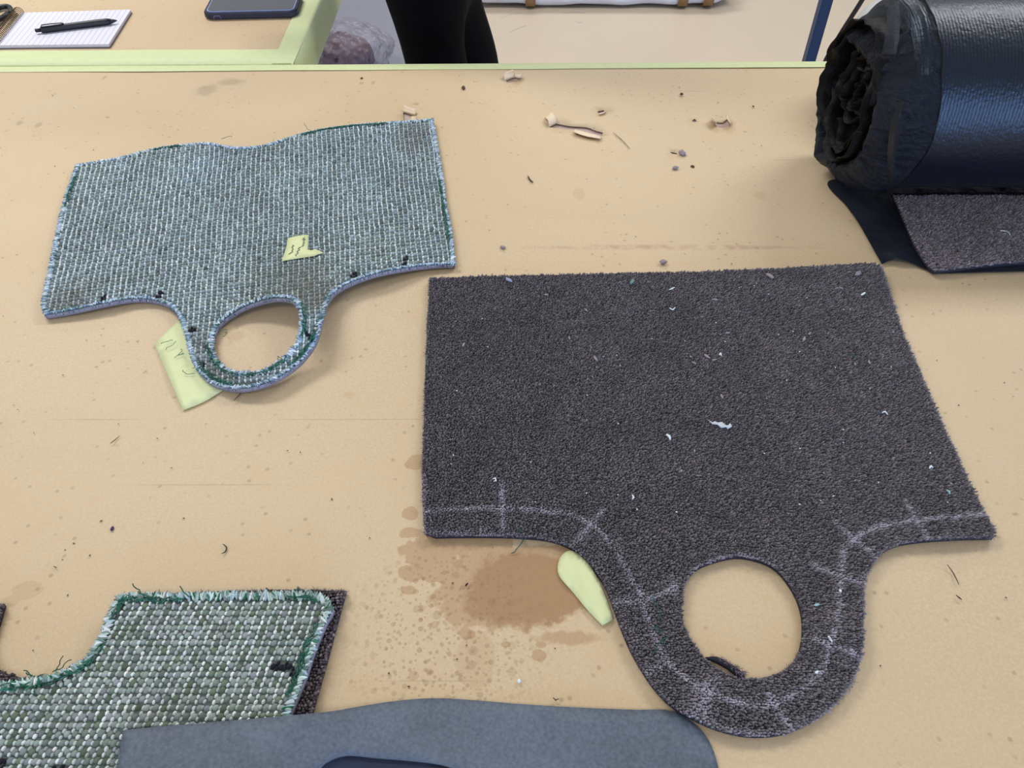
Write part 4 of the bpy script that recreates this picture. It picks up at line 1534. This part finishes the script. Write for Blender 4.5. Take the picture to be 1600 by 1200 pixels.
chunk('lint_dot', 811, 1064, 0.0017, lint_white, 0.0015, 'white chip on the paper just beyond the leather sheet', seed=1, stretch=1.0)
wisp('curled_fibre', [(825, 275), (828, 281), (833, 285)], 0.0011, M_dark, 0.0015, 'short curved dark fibre on the paper left of the torn opening', 'fibre')
wisp('curled_fibre', [(348, 850), (354, 855), (352, 862), (346, 865)], 0.0005, plain('green_fibre', (44, 66, 54), .9), 0.0015, 'green curled fibre alone on the paper above the near mat', 'fibre')
wisp('curled_fibre', [(864, 1090), (868, 1094), (873, 1092)], 0.0005, M_dark, 0.0015, 'small dark curl on the paper beside the leather top edge', 'fibre')
wisp('splinter', [(727, 916), (731, 911)], 0.0008, plain('black_bit', (20, 16, 14), .8), 0.0015, 'short black splinter beside the brown stain', 'fibre')
wisp('hair', [(1480, 882), (1488, 893), (1496, 908), (1498, 914)], 0.0004, M_dark, 0.0015, 'fine dark hair on the paper right of the ring tab', 'fibre')
wisp('hair', [(1494, 930), (1499, 934), (1503, 937)], 0.0006, M_dark, 0.0015, 'short thick dark hair below the longer one right of the ring tab', 'fibre')
wisp('hair', [(365, 626), (374, 617), (385, 606)], 0.0005, M_dark, 0.002, 'straight dark bristle sticking out beneath the far mat ring', 'fibre')
wisp('hair', [(958, 207), (972, 219), (984, 232)], 0.0005, plain('brown_hair', (150, 126, 100), .9), 0.0012, 'fine brown hair right of the long paper tear', 'fibre')
wisp('hair', [(84, 885), (88, 887)], 0.0006, M_dark, 0.0012, 'tiny dark bristle on the left above the near mat', 'fibre')
wisp('white_thread', [(1562, 360), (1570, 361), (1577, 364), (1578, 368)], 0.0006, lint_white, 0.010, 'white bent thread on the unrolled carpet tail', 'lint')
wisp('hair', [(172, 693), (180, 687), (187, 681)], 0.00035, M_dark, 0.0012, 'fine straight hair on the left part of the paper', 'fibre')
pieces = []
for i in range(150):
    px, py = rs.uniform(0, 1600), rs.uniform(112, 1090)
    g = P3(px, py, 0.0007)
    gq = np.array([[g.x, g.y]])
    if inside(gq, fc_out)[0] or inside(gq, rm_out)[0] or inside(gq, uc_out)[0] or inside(gq, ls_out)[0] or px > 1280 and py < 430:
        continue
    s_ = rs.uniform(0.0003, 0.0008)
    a_ = rs.uniform(0, 3.14)
    d1, d2 = Vector((math.cos(a_), math.sin(a_), 0)) * s_ * rs.uniform(1, 2.2), Vector((-math.sin(a_), math.cos(a_), 0)) * s_
    pieces.append(([g - d1, g - d2, g + d1, g + d2, g + Vector((0, 0, s_ * 0.8))], [(0, 1, 4), (1, 2, 4), (2, 3, 4), (3, 0, 4), (3, 2, 1, 0)]))
V, Fc = merge(pieces)
tag(mesh('dust_crumbs', V, Fc, plain('dust', (104, 84, 64), .9, var=0.4), None, False), 'fine brown dust crumbs scattered over the kraft paper', 'dust', kind='stuff')

# ------------------------------------------------------------------ notebook, pen, phone, scissors on the side table
nb_c = [P3(-4, 77), P3(172, 75), P3(206, 21), P3(37, 26)]
nb = thing('spiral_notebook', 'open spiral bound notebook with lined white pages and a black pen on it', 'notebook', (nb_c[0] + nb_c[2]) / 2)


def slab(name, c, z0, z1, mat, parent, grow=0.0):
    m_ = sum(c, Vector()) / 4
    cc = [m_ + (p - m_) * (1 + grow) for p in c]
    V_ = [(p.x, p.y, TABLE + z0) for p in cc] + [(p.x, p.y, TABLE + z1) for p in cc]
    return mesh(name, V_, [(3, 2, 1, 0), (4, 5, 6, 7), (0, 1, 5, 4), (1, 2, 6, 5), (2, 3, 7, 6), (3, 0, 4, 7)], mat, parent, False)


pm, pnt, pb = new_mat('ruled_page')
ptc = pnt.nodes.new('ShaderNodeTexCoord')
ex = (nb_c[1] - nb_c[0]).normalized()
ey = (nb_c[2] - nb_c[1]).normalized()
perp = Vector((ey.y, -ey.x, 0))
pd = pnt.nodes.new('ShaderNodeVectorMath')
pd.operation = 'DOT_PRODUCT'
pnt.links.new(ptc.outputs['Object'], pd.inputs[0])
pd.inputs[1].default_value = perp
pmod = pnt.nodes.new('ShaderNodeMath')
pmod.operation = 'PINGPONG'
pnt.links.new(pd.outputs['Value'], pmod.inputs[0])
pmod.inputs[1].default_value = 0.0042
pl = pnt.nodes.new('ShaderNodeMapRange')
pl.inputs[1].default_value = 0.0007
pl.inputs[2].default_value = 0.0002
pnt.links.new(pmod.outputs[0], pl.inputs[0])
pmx = pnt.nodes.new('ShaderNodeMix')
pmx.data_type = 'RGBA'
pmx.inputs[6].default_value = (*lin(226, 226, 240), 1)
pmx.inputs[7].default_value = (*lin(176, 180, 214), 1)
pnt.links.new(pl.outputs[0], pmx.inputs[0])
pnt.links.new(pmx.outputs[2], pb.inputs['Base Color'])
pb.inputs['Roughness'].default_value = 0.7
slab('back_cover', nb_c, 0.0008, 0.0018, plain('grey_card', (120, 118, 128), 0.8), nb, 0.01)
slab('page_block', nb_c, 0.0019, 0.0058, plain('page_edges', (214, 208, 214), 0.8), nb, 0.0)
top_c = [p.copy() for p in nb_c]
slab('top_page', top_c, 0.0059, 0.0062, pm, nb, 0.004)
a, b_ = nb_c[0], nb_c[3]
for i in range(26):
    t = (i + 0.5) / 26
    c = a.lerp(b_, t)
    along = (b_ - a).normalized()
    out = Vector((-ex.x, -ex.y, 0))
    pts = []
    for k in range(13):
        g = 2 * math.pi * k / 12
        pts.append(c + out * (0.0028 + 0.0074 * math.cos(g)) + Vector((0, 0, 0.0088 + 0.0074 * math.sin(g))) + along * (0.003 * (k / 12 - 0.5)))
    tube('binding_ring', pts, 0.0006, plain('bronze_wire', (92, 74, 58), 0.35, 0.8) if i == 0 else bpy.data.materials['bronze_wire'], nb, 5)

pen_a, pen_b = P3(55, 48, 0.0112), P3(183, 32, 0.0112)
axis = (pen_b - pen_a)
Lp = axis.length
pen = thing('ballpoint_pen', 'black retractable pen lying across the open notebook', 'pen', (pen_a + pen_b) / 2)
k = Lp / 0.145
lathe('barrel', [(0.010 * k, 0.0042), (0.012 * k, 0.0048), (0.090 * k, 0.0050), (0.105 * k, 0.0052), (0.124 * k, 0.0050), (0.131 * k, 0.0044), (0.1315 * k, 0.004)], pen_a, axis, M_black, pen, 16)
lathe('tip', [(0.1316 * k, 0.0042), (0.140 * k, 0.0022), (0.145 * k, 0.0006)], pen_a, axis, plain('pen_tip', (30, 32, 44), 0.3), pen, 12)
lathe('push_button', [(0, 0.0022), (0.001, 0.0028), (0.0099 * k, 0.0028)], pen_a, axis, M_black, pen, 12)
ad_ = axis.normalized()
sd = ad_.cross(Vector((0, 0, 1))).normalized()
q = pen_a + Vector((0, 0, 0.0052))
rows = [[q + ad_ * s * k + sd * w + Vector((0, 0, z)) for w in (-0.0016, 0, 0.0016)] for s, z in ((0.012, -0.0004), (0.014, 0.0018), (0.03, 0.0020), (0.048, 0.0012), (0.052, 0.0004))]
strip('clip', rows, plain('pen_clip', (44, 48, 64), 0.25), pen, 0.0009)

# phone lying on its long side
pa, pb_ = P3(326, 26), P3(466, 24)
ang = math.atan2((pb_ - pa).y, (pb_ - pa).x) + 0.02
PL, PW, PT = 0.152, 0.080, 0.0115
front = P3(392, 31)
ca, sa = math.cos(ang), math.sin(ang)
ctr = front + Vector((-sa, ca, 0)) * PW / 2


def rrect(l, w, r, n=8):
    pts = []
    for (cx, cy, a0) in ((l / 2 - r, w / 2 - r, 0), (-l / 2 + r, w / 2 - r, 90), (-l / 2 + r, -w / 2 + r, 180), (l / 2 - r, -w / 2 + r, 270)):
        for i in range(n + 1):
            g = math.radians(a0 + 90 * i / n)
            pts.append((cx + r * math.cos(g), cy + r * math.sin(g)))
    return pts


def loft(name, rings, mat, parent):
    n = len(rings[0][0])
    V_, F_ = [], []
    for (pts, z) in rings:
        for (x, y) in pts:
            V_.append((ctr.x + ca * x - sa * y, ctr.y + sa * x + ca * y, TABLE + z))
    for i in range(len(rings) - 1):
        for j in range(n):
            q_ = (j + 1) % n
            F_.append((i * n + j, i * n + q_, (i + 1) * n + q_, (i + 1) * n + j))
    F_.append(tuple(range(n))[::-1])
    F_.append(tuple((len(rings) - 1) * n + j for j in range(n)))
    return mesh(name, V_, F_, mat, parent, False)


ph = thing('mobile_phone', 'mobile phone in a dark navy case lying face up on the side table', 'phone', (ctr.x, ctr.y, TABLE))
casem = plain('phone_case', (30, 34, 58), 0.5, var=0.08)
loft('phone_case', [(rrect(PL - 0.006, PW - 0.006, 0.012), 0.0008), (rrect(PL, PW, 0.015), 0.003), (rrect(PL, PW, 0.015), PT - 0.002), (rrect(PL - 0.003, PW - 0.003, 0.0135), PT)], casem, ph)
loft('phone_frame', [(rrect(PL - 0.010, PW - 0.010, 0.011), PT - 0.001), (rrect(PL - 0.010, PW - 0.010, 0.011), PT + 0.0006)], plain('blue_rim', (150, 172, 226), 0.35), ph)
loft('screen', [(rrect(PL - 0.0135, PW - 0.0135, 0.0095), PT), (rrect(PL - 0.0135, PW - 0.0135, 0.0095), PT + 0.0011)], plain('dark_glass', (88, 91, 99), 0.1, spec=0.8, var=0.02), ph)  # grey base colour stands in for the ceiling reflected in the glass
pp = []
for x in (-PL / 2 + 0.020, -PL / 2 + 0.032):
    pp.append((x, -PW / 2 - 0.0004))
port = [(-PL / 2 + 0.017, 0.0022), (-PL / 2 + 0.0185, 0.0075), (-PL / 2 + 0.0275, 0.0075), (-PL / 2 + 0.029, 0.0022)]
tube('port_cover', [(ctr.x + ca * x - sa * (-PW / 2 - 0.0003), ctr.y + sa * x + ca * (-PW / 2 - 0.0003), TABLE + z) for x, z in port], 0.0004, plain('port_line', (140, 158, 200), 0.5), ph, 5)

# scissors: only a handle loop shows at the left border
sc_c = P3(-4, 22, 0.0055) - Vector((0, 0, 0.0055))
scs = thing('scissors', 'black scissors beside the notebook, one handle loop in view', 'scissors', sc_c)
for (dx, dy) in ((0, 0), (-0.075, 0.045)):
    c = sc_c + Vector((dx, dy, 0.0055))
    pts = [c + Vector((0.0165 * math.cos(g), 0.031 * math.sin(g), 0)) for g in np.linspace(0, 2 * math.pi, 29)]
    tube('handle_loop', pts, 0.0042, M_black, scs, 10)
for (dx, dy, ex_, ey_) in ((-0.016, 0.004, -0.21, 0.045), (-0.090, 0.040, -0.21, 0.012)):
    A = sc_c + Vector((dx, dy, 0.0055))
    B = sc_c + Vector((ex_, ey_, 0.0045))
    d = (B - A).normalized()
    n_ = Vector((-d.y, d.x, 0))
    m_ = A.lerp(B, 0.4)
    V_ = [A - n_ * .004, A + n_ * .004, m_ - n_ * .008, m_ + n_ * .008, B]
    V2 = V_ + [p - Vector((0, 0, 0.0018)) for p in V_]
    mesh('blade', V2, [(0, 1, 3, 2), (2, 3, 4), (6, 5, 7, 8), (8, 7, 9), (0, 2, 7, 5), (1, 6, 8, 3), (2, 4, 9, 7), (3, 8, 9, 4), (0, 5, 6, 1)], plain('steel', (150, 152, 156), .3, .9), scs, False)

# ------------------------------------------------------------------ things beyond the tables
board_m = plain('grey_board', (128, 131, 144), 0.4, var=0.04, scale=4)
bd = box('grey_board', (-1.75, 2.35, 0.0), (-0.27, 4.9, 0.018), board_m, None, 0.004)
tag(bd, 'plain smooth grey board lying on the floor left of the black trousers', 'board')

# bag on the floor
bc = Vector((-0.64, 3.02, 0.018))
bag = thing('plastic_bag', 'crumpled clear plastic bag with dark red contents on the floor', 'bag', bc)
bgm, bgn, bgb = new_mat('clear_bag')
bgb.inputs['Base Color'].default_value = (*lin(150, 145, 160), 1)
bgb.inputs['Roughness'].default_value = 0.25
tr_ = bgn.nodes.new('ShaderNodeBsdfTransparent')
mxs = bgn.nodes.new('ShaderNodeMixShader')
lw = bgn.nodes.new('ShaderNodeLayerWeight')
lw.inputs['Blend'].default_value = 0.35
mr = bgn.nodes.new('ShaderNodeMapRange')
mr.inputs[3].default_value = 0.22
mr.inputs[4].default_value = 0.8
bgn.links.new(lw.outputs['Facing'], mr.inputs[0])
bgn.links.new(mr.outputs[0], mxs.inputs[0])
bgn.links.new(tr_.outputs[0], mxs.inputs[1])
bgn.links.new(bgb.outputs[0], mxs.inputs[2])
bgn.links.new(mxs.outputs[0], bgn.nodes['Material Output'].inputs['Surface'])


def crumple(name, c, rx, ry, rz, sub, amp, seed, mat, parent, ridged=True, gather=None):
    bm = bmesh.new()
    bmesh.ops.create_icosphere(bm, subdivisions=sub, radius=1.0)
    for v_ in bm.verts:
        d = v_.co.normalized()
        n1 = mnoise.noise(d * 1.7 + Vector((seed, 0, 0)))
        n2 = 1 - 2 * abs(mnoise.noise(Vector((d.x * 4.4, d.y * 4.4, d.z * 1.5 + seed))))
        n3 = 1 - 2 * abs(mnoise.noise(Vector((d.x * 9 + seed, d.y * 9, d.z * 3.2))))
        k_ = 1 + amp * (0.9 * n1 + (0.50 * n2 + 0.24 * n3 if ridged else 0.4 * n2))
        p = Vector((d.x * rx, d.y * ry, d.z * rz)) * k_
        if gather and d.z > 0.3:
            w = (d.z - 0.3) / 0.7
            p = p.lerp(Vector(gather), w * w * 0.5)
        p.z = max(p.z + rz, 0.002)
        v_.co = p + c
    me = bpy.data.meshes.new(name)
    bm.to_mesh(me)
    bm.free()
    return link_mesh(name, me, mat, parent, True)


crumple('bag_film', bc, 0.150, 0.125, 0.085, 6, 0.26, 3.3, bgm, bag, gather=(-0.06, 0.02, 0.09))
tag(crumple('contents', bc + Vector((-0.012, -0.02, 0.002)), 0.10, 0.085, 0.066, 4, 0.25, 1.3, plain('dark_red_cloth', (74, 40, 50), 0.7, var=0.3, scale=40), bag), 'dark red bundle inside the bag')
tag(crumple('dark_contents', bc + Vector((-0.095, 0.045, 0.01)), 0.05, 0.055, 0.062, 4, 0.25, 6.3, plain('dark_grey_cloth', (62, 64, 74), 0.5, var=0.3, scale=40), bag), 'dark grey scrap inside the bag')

# long wrapped parcel
pk = thing('wrapped_parcel', 'long white plastic wrapped parcel with brown straps on the floor', 'parcel', (0.35, 3.77, 0))
wrap_m = plain('white_wrap', (214, 220, 236), 0.35, var=0.05, scale=12, bump=0.7, bscale=24, bdist=0.01)
V, Fc = [], []
nx, na = 60, 24
for i in range(nx + 1):
    t = i / nx
    x = -0.22 + 1.23 * t
    e = min(1, min(t, 1 - t) * 14)
    for j in range(na):
        g = 2 * math.pi * j / na
        cx, sx = math.cos(g), math.sin(g)
        sq = lambda v_: math.copysign(abs(v_) ** 0.5, v_)
        y = 0.115 * sq(cx) * (0.72 + 0.28 * e)
        z = 0.075 * sq(sx) * (0.72 + 0.28 * e)
        n1 = mnoise.noise(Vector((x * 9, y * 18, z * 18))) * 0.006
        bow = 0.012 * (2 * t - 1) ** 2
        V.append((x, 3.77 + y + n1, max(0.003, 0.082 + z + n1 + bow)))
for i in range(nx):
    for j in range(na):
        q_ = (j + 1) % na
        Fc.append((i * na + j, i * na + q_, (i + 1) * na + q_, (i + 1) * na + j))
Fc.append(tuple(range(na))[::-1])
Fc.append(tuple(nx * na + j for j in range(na)))
mesh('wrapping', V, Fc, wrap_m, pk)
strap_m = plain('brown_strap', (134, 102, 66), 0.5)
for x in (0.062, 0.752, 0.868):
    V, Fc = [], []
    for j in range(na):
        g = 2 * math.pi * j / na
        cx, sx = math.cos(g), math.sin(g)
        sq = lambda v_: math.copysign(abs(v_) ** 0.5, v_)
        t = (x + 0.22) / 1.23
        bow = 0.012 * (2 * t - 1) ** 2
        for w in (0, 0.044):
            V.append((x + w, 3.77 + 0.124 * sq(cx), max(0.001, 0.082 + 0.084 * sq(sx) + bow)))
    for j in range(na):
        q_ = (j + 1) % na
        Fc.append((2 * j, 2 * j + 1, 2 * q_ + 1, 2 * q_))
    o = mesh('strap', V, Fc, strap_m, pk)
    md = o.modifiers.new('thickness', 'SOLIDIFY')
    md.thickness = 0.003

# blue steel frame
bx = PY(1277, 48, 2.0)
bx2 = PY(1535, 0, 2.0)
blue_m = plain('blue_paint', (3, 46, 92), 0.4, var=0.08)
rk = thing('blue_steel_frame', 'blue painted steel frame with slim square uprights beyond the table', 'rack', (bx.x, 2.0, 0))
for xx in (bx.x, bx2.x):
    bevel_obj(box('upright', (xx - 0.0135, 1.986, 0.02), (xx + 0.0135, 2.014, 1.5), blue_m, rk), 0.002)
    bevel_obj(box('foot', (xx - 0.016, 1.80, 0.0), (xx + 0.016, 2.25, 0.03), blue_m, rk), 0.002)
bevel_obj(box('cross_bar', (bx.x - 0.0135, 1.986, 1.5), (bx2.x + 0.0135, 2.014, 1.53), blue_m, rk), 0.002)

# hanging cable
cb_px = [(1370, -40), (1347, 0), (1330, 27), (1314, 52), (1301, 75), (1289, 97), (1278, 130), (1272, 170)]
cpts = [PY(a, b_, 1.70) for a, b_ in cb_px]
cpts = [cpts[0] + Vector((0.09, 0.0, 0.75))] + [cpts[0] + Vector((0.05, 0.0, 0.3))] + cpts
last = cpts[-1]
cpts += [last + Vector((-0.01, 0, -0.12)), Vector((last.x - 0.02, 1.70, 0.12)), Vector((last.x + 0.01, 1.68, 0.02)), Vector((last.x + 0.15, 1.66, 0.012)), Vector((last.x + 0.5, 1.60, 0.012))]
dense = []
for i in range(len(cpts) - 1):
    p0, p1, p2, p3 = cpts[max(i - 1, 0)], cpts[i], cpts[i + 1], cpts[min(i + 2, len(cpts) - 1)]
    for k_ in range(6):
        t = k_ / 6
        dense.append(0.5 * ((2 * p1) + (p2 - p0) * t + (2 * p0 - 5 * p1 + 4 * p2 - p3) * t * t + (3 * p1 - p0 - 3 * p2 + p3) * t**3))
dense.append(cpts[-1])
tag(tube('hanging_cable', dense, 0.0052, plain('black_cable', (34, 26, 30), 0.5), None, 8), 'black cable hanging in a curve beside the blue upright', 'cable')

# ------------------------------------------------------------------ person behind the table
PYY = 1.45
px0 = PY(694, 50, PYY).x
body_pts = {
    'pelvis': ((px0 - 0.03, PYY, 0.90), (0.058, 0.110)), 'waist': ((px0 - 0.035, PYY, 1.04), (0.085, 0.120)), 'chest': ((px0 - 0.03, PYY, 1.24), (0.105, 0.150)),
    'collar': ((px0 - 0.03, PYY, 1.40), (0.085, 0.13)), 'neck': ((px0 - 0.04, PYY, 1.49), (0.05, 0.05)), 'head': ((px0 - 0.05, PYY, 1.58), (0.078, 0.072)), 'crown': ((px0 - 0.045, PYY, 1.68), (0.07, 0.064)),
}


def skin_body(name, nodes, edges, root, mat):
    me = bpy.data.meshes.new(name)
    keys = list(nodes)
    me.from_pydata([nodes[k_][0] for k_ in keys], [], [(keys.index(a_), keys.index(c_)) for a_, c_ in edges])
    o_ = bpy.data.objects.new(name, me)
    COL.objects.link(o_)
    md = o_.modifiers.new('skin', 'SKIN')
    for i, k_ in enumerate(keys):
        sv_ = me.skin_vertices[0].data[i]
        sv_.radius = nodes[k_][1]
        sv_.use_root = (k_ == root)
    ss = o_.modifiers.new('sub', 'SUBSURF')
    ss.levels = ss.render_levels = 2
    dg = bpy.context.evaluated_depsgraph_get()
    ev = o_.evaluated_get(dg)
    m2 = bpy.data.meshes.new_from_object(ev)
    bpy.data.objects.remove(o_)
    return m2


N_ = dict(body_pts)
for s, nm_, kx in ((-1, 'l', -0.012), (1, 'r', 0.050)):
    y = PYY + s * 0.085
    N_['hip' + nm_] = ((px0 - 0.016 + kx * 0.25, y, 0.85), (0.059, 0.086))
    N_['thigh' + nm_] = ((px0 + 0.012 + kx * 0.6, y, 0.70), (0.063, 0.08))
    N_['knee' + nm_] = ((px0 + kx - 0.01, y, 0.48), (0.068, 0.066))
    N_['shin' + nm_] = ((px0 + kx + 0.02, y, 0.28), (0.062, 0.06))
    N_['ankle' + nm_] = ((px0 + kx + 0.03, y, 0.09), (0.05, 0.05))
    N_['toe' + nm_] = ((px0 + kx - 0.13, y, 0.04), (0.038, 0.042))
    N_['shoulder' + nm_] = ((px0 + 0.015, PYY + s * 0.18, 1.39), (0.062, 0.062))
    N_['elbow' + nm_] = ((px0 + 0.03, PYY + s * 0.23, 1.12), (0.045, 0.045))
    N_['wrist' + nm_] = ((px0 - 0.17, PYY + s * 0.19, 1.10), (0.032, 0.030))
    N_['palm' + nm_] = ((px0 - 0.235, PYY + s * 0.17, 1.10), (0.022, 0.038))
    for f_i, (dy, ln) in enumerate(((-0.030, 0.066), (-0.010, 0.080), (0.010, 0.076), (0.029, 0.06))):
        N_['k%d' % f_i + nm_] = ((px0 - 0.27, PYY + s * 0.17 + dy, 1.098), (0.009, 0.009))
        N_['f%d' % f_i + nm_] = ((px0 - 0.27 - ln, PYY + s * 0.17 + dy * 1.15, 1.078), (0.0075, 0.0075))
    N_['thumb' + nm_] = ((px0 - 0.245, PYY + s * 0.17 - s * 0.055, 1.095), (0.009, 0.009))
E_ = [('pelvis', 'waist'), ('waist', 'chest'), ('chest', 'collar'), ('collar', 'neck'), ('neck', 'head'), ('head', 'crown')]
for nm_ in 'lr':
    E_ += [('pelvis', 'hip' + nm_), ('hip' + nm_, 'thigh' + nm_), ('thigh' + nm_, 'knee' + nm_), ('knee' + nm_, 'shin' + nm_), ('shin' + nm_, 'ankle' + nm_), ('ankle' + nm_, 'toe' + nm_),
           ('collar', 'shoulder' + nm_), ('shoulder' + nm_, 'elbow' + nm_), ('elbow' + nm_, 'wrist' + nm_), ('wrist' + nm_, 'palm' + nm_), ('palm' + nm_, 'thumb' + nm_)]
    for f_i in range(4):
        E_ += [('palm' + nm_, 'k%d' % f_i + nm_), ('k%d' % f_i + nm_, 'f%d' % f_i + nm_)]
me = skin_body('person', N_, E_, 'pelvis', None)
for m_ in list(me.materials):
    pass
me.materials.clear()
trouser_m = plain('black_cloth', (5, 5, 9), 0.95, spec=0.12, var=0.25, scale=25, bump=0.5, bscale=14, bdist=0.01)
me.materials.append(trouser_m)
me.materials.append(plain('dark_shirt', (40, 42, 52), 0.9))
me.materials.append(plain('skin', (196, 150, 124), 0.6))
zz = min(v_.co.z for v_ in me.vertices)
for v_ in me.vertices:
    v_.co.z -= zz * (1 if zz < 0 else 0)
for p_ in me.polygons:
    c = p_.center
    p_.use_smooth = True
    if c.z > 1.45 or (c.x < px0 - 0.165 and c.z > 0.95):
        p_.material_index = 2
    elif c.z > 0.97:
        p_.material_index = 1
po = bpy.data.objects.new('person', me)
COL.objects.link(po)
tag(po, 'person in black trousers standing behind the table, seen from the side at thigh height', 'person')
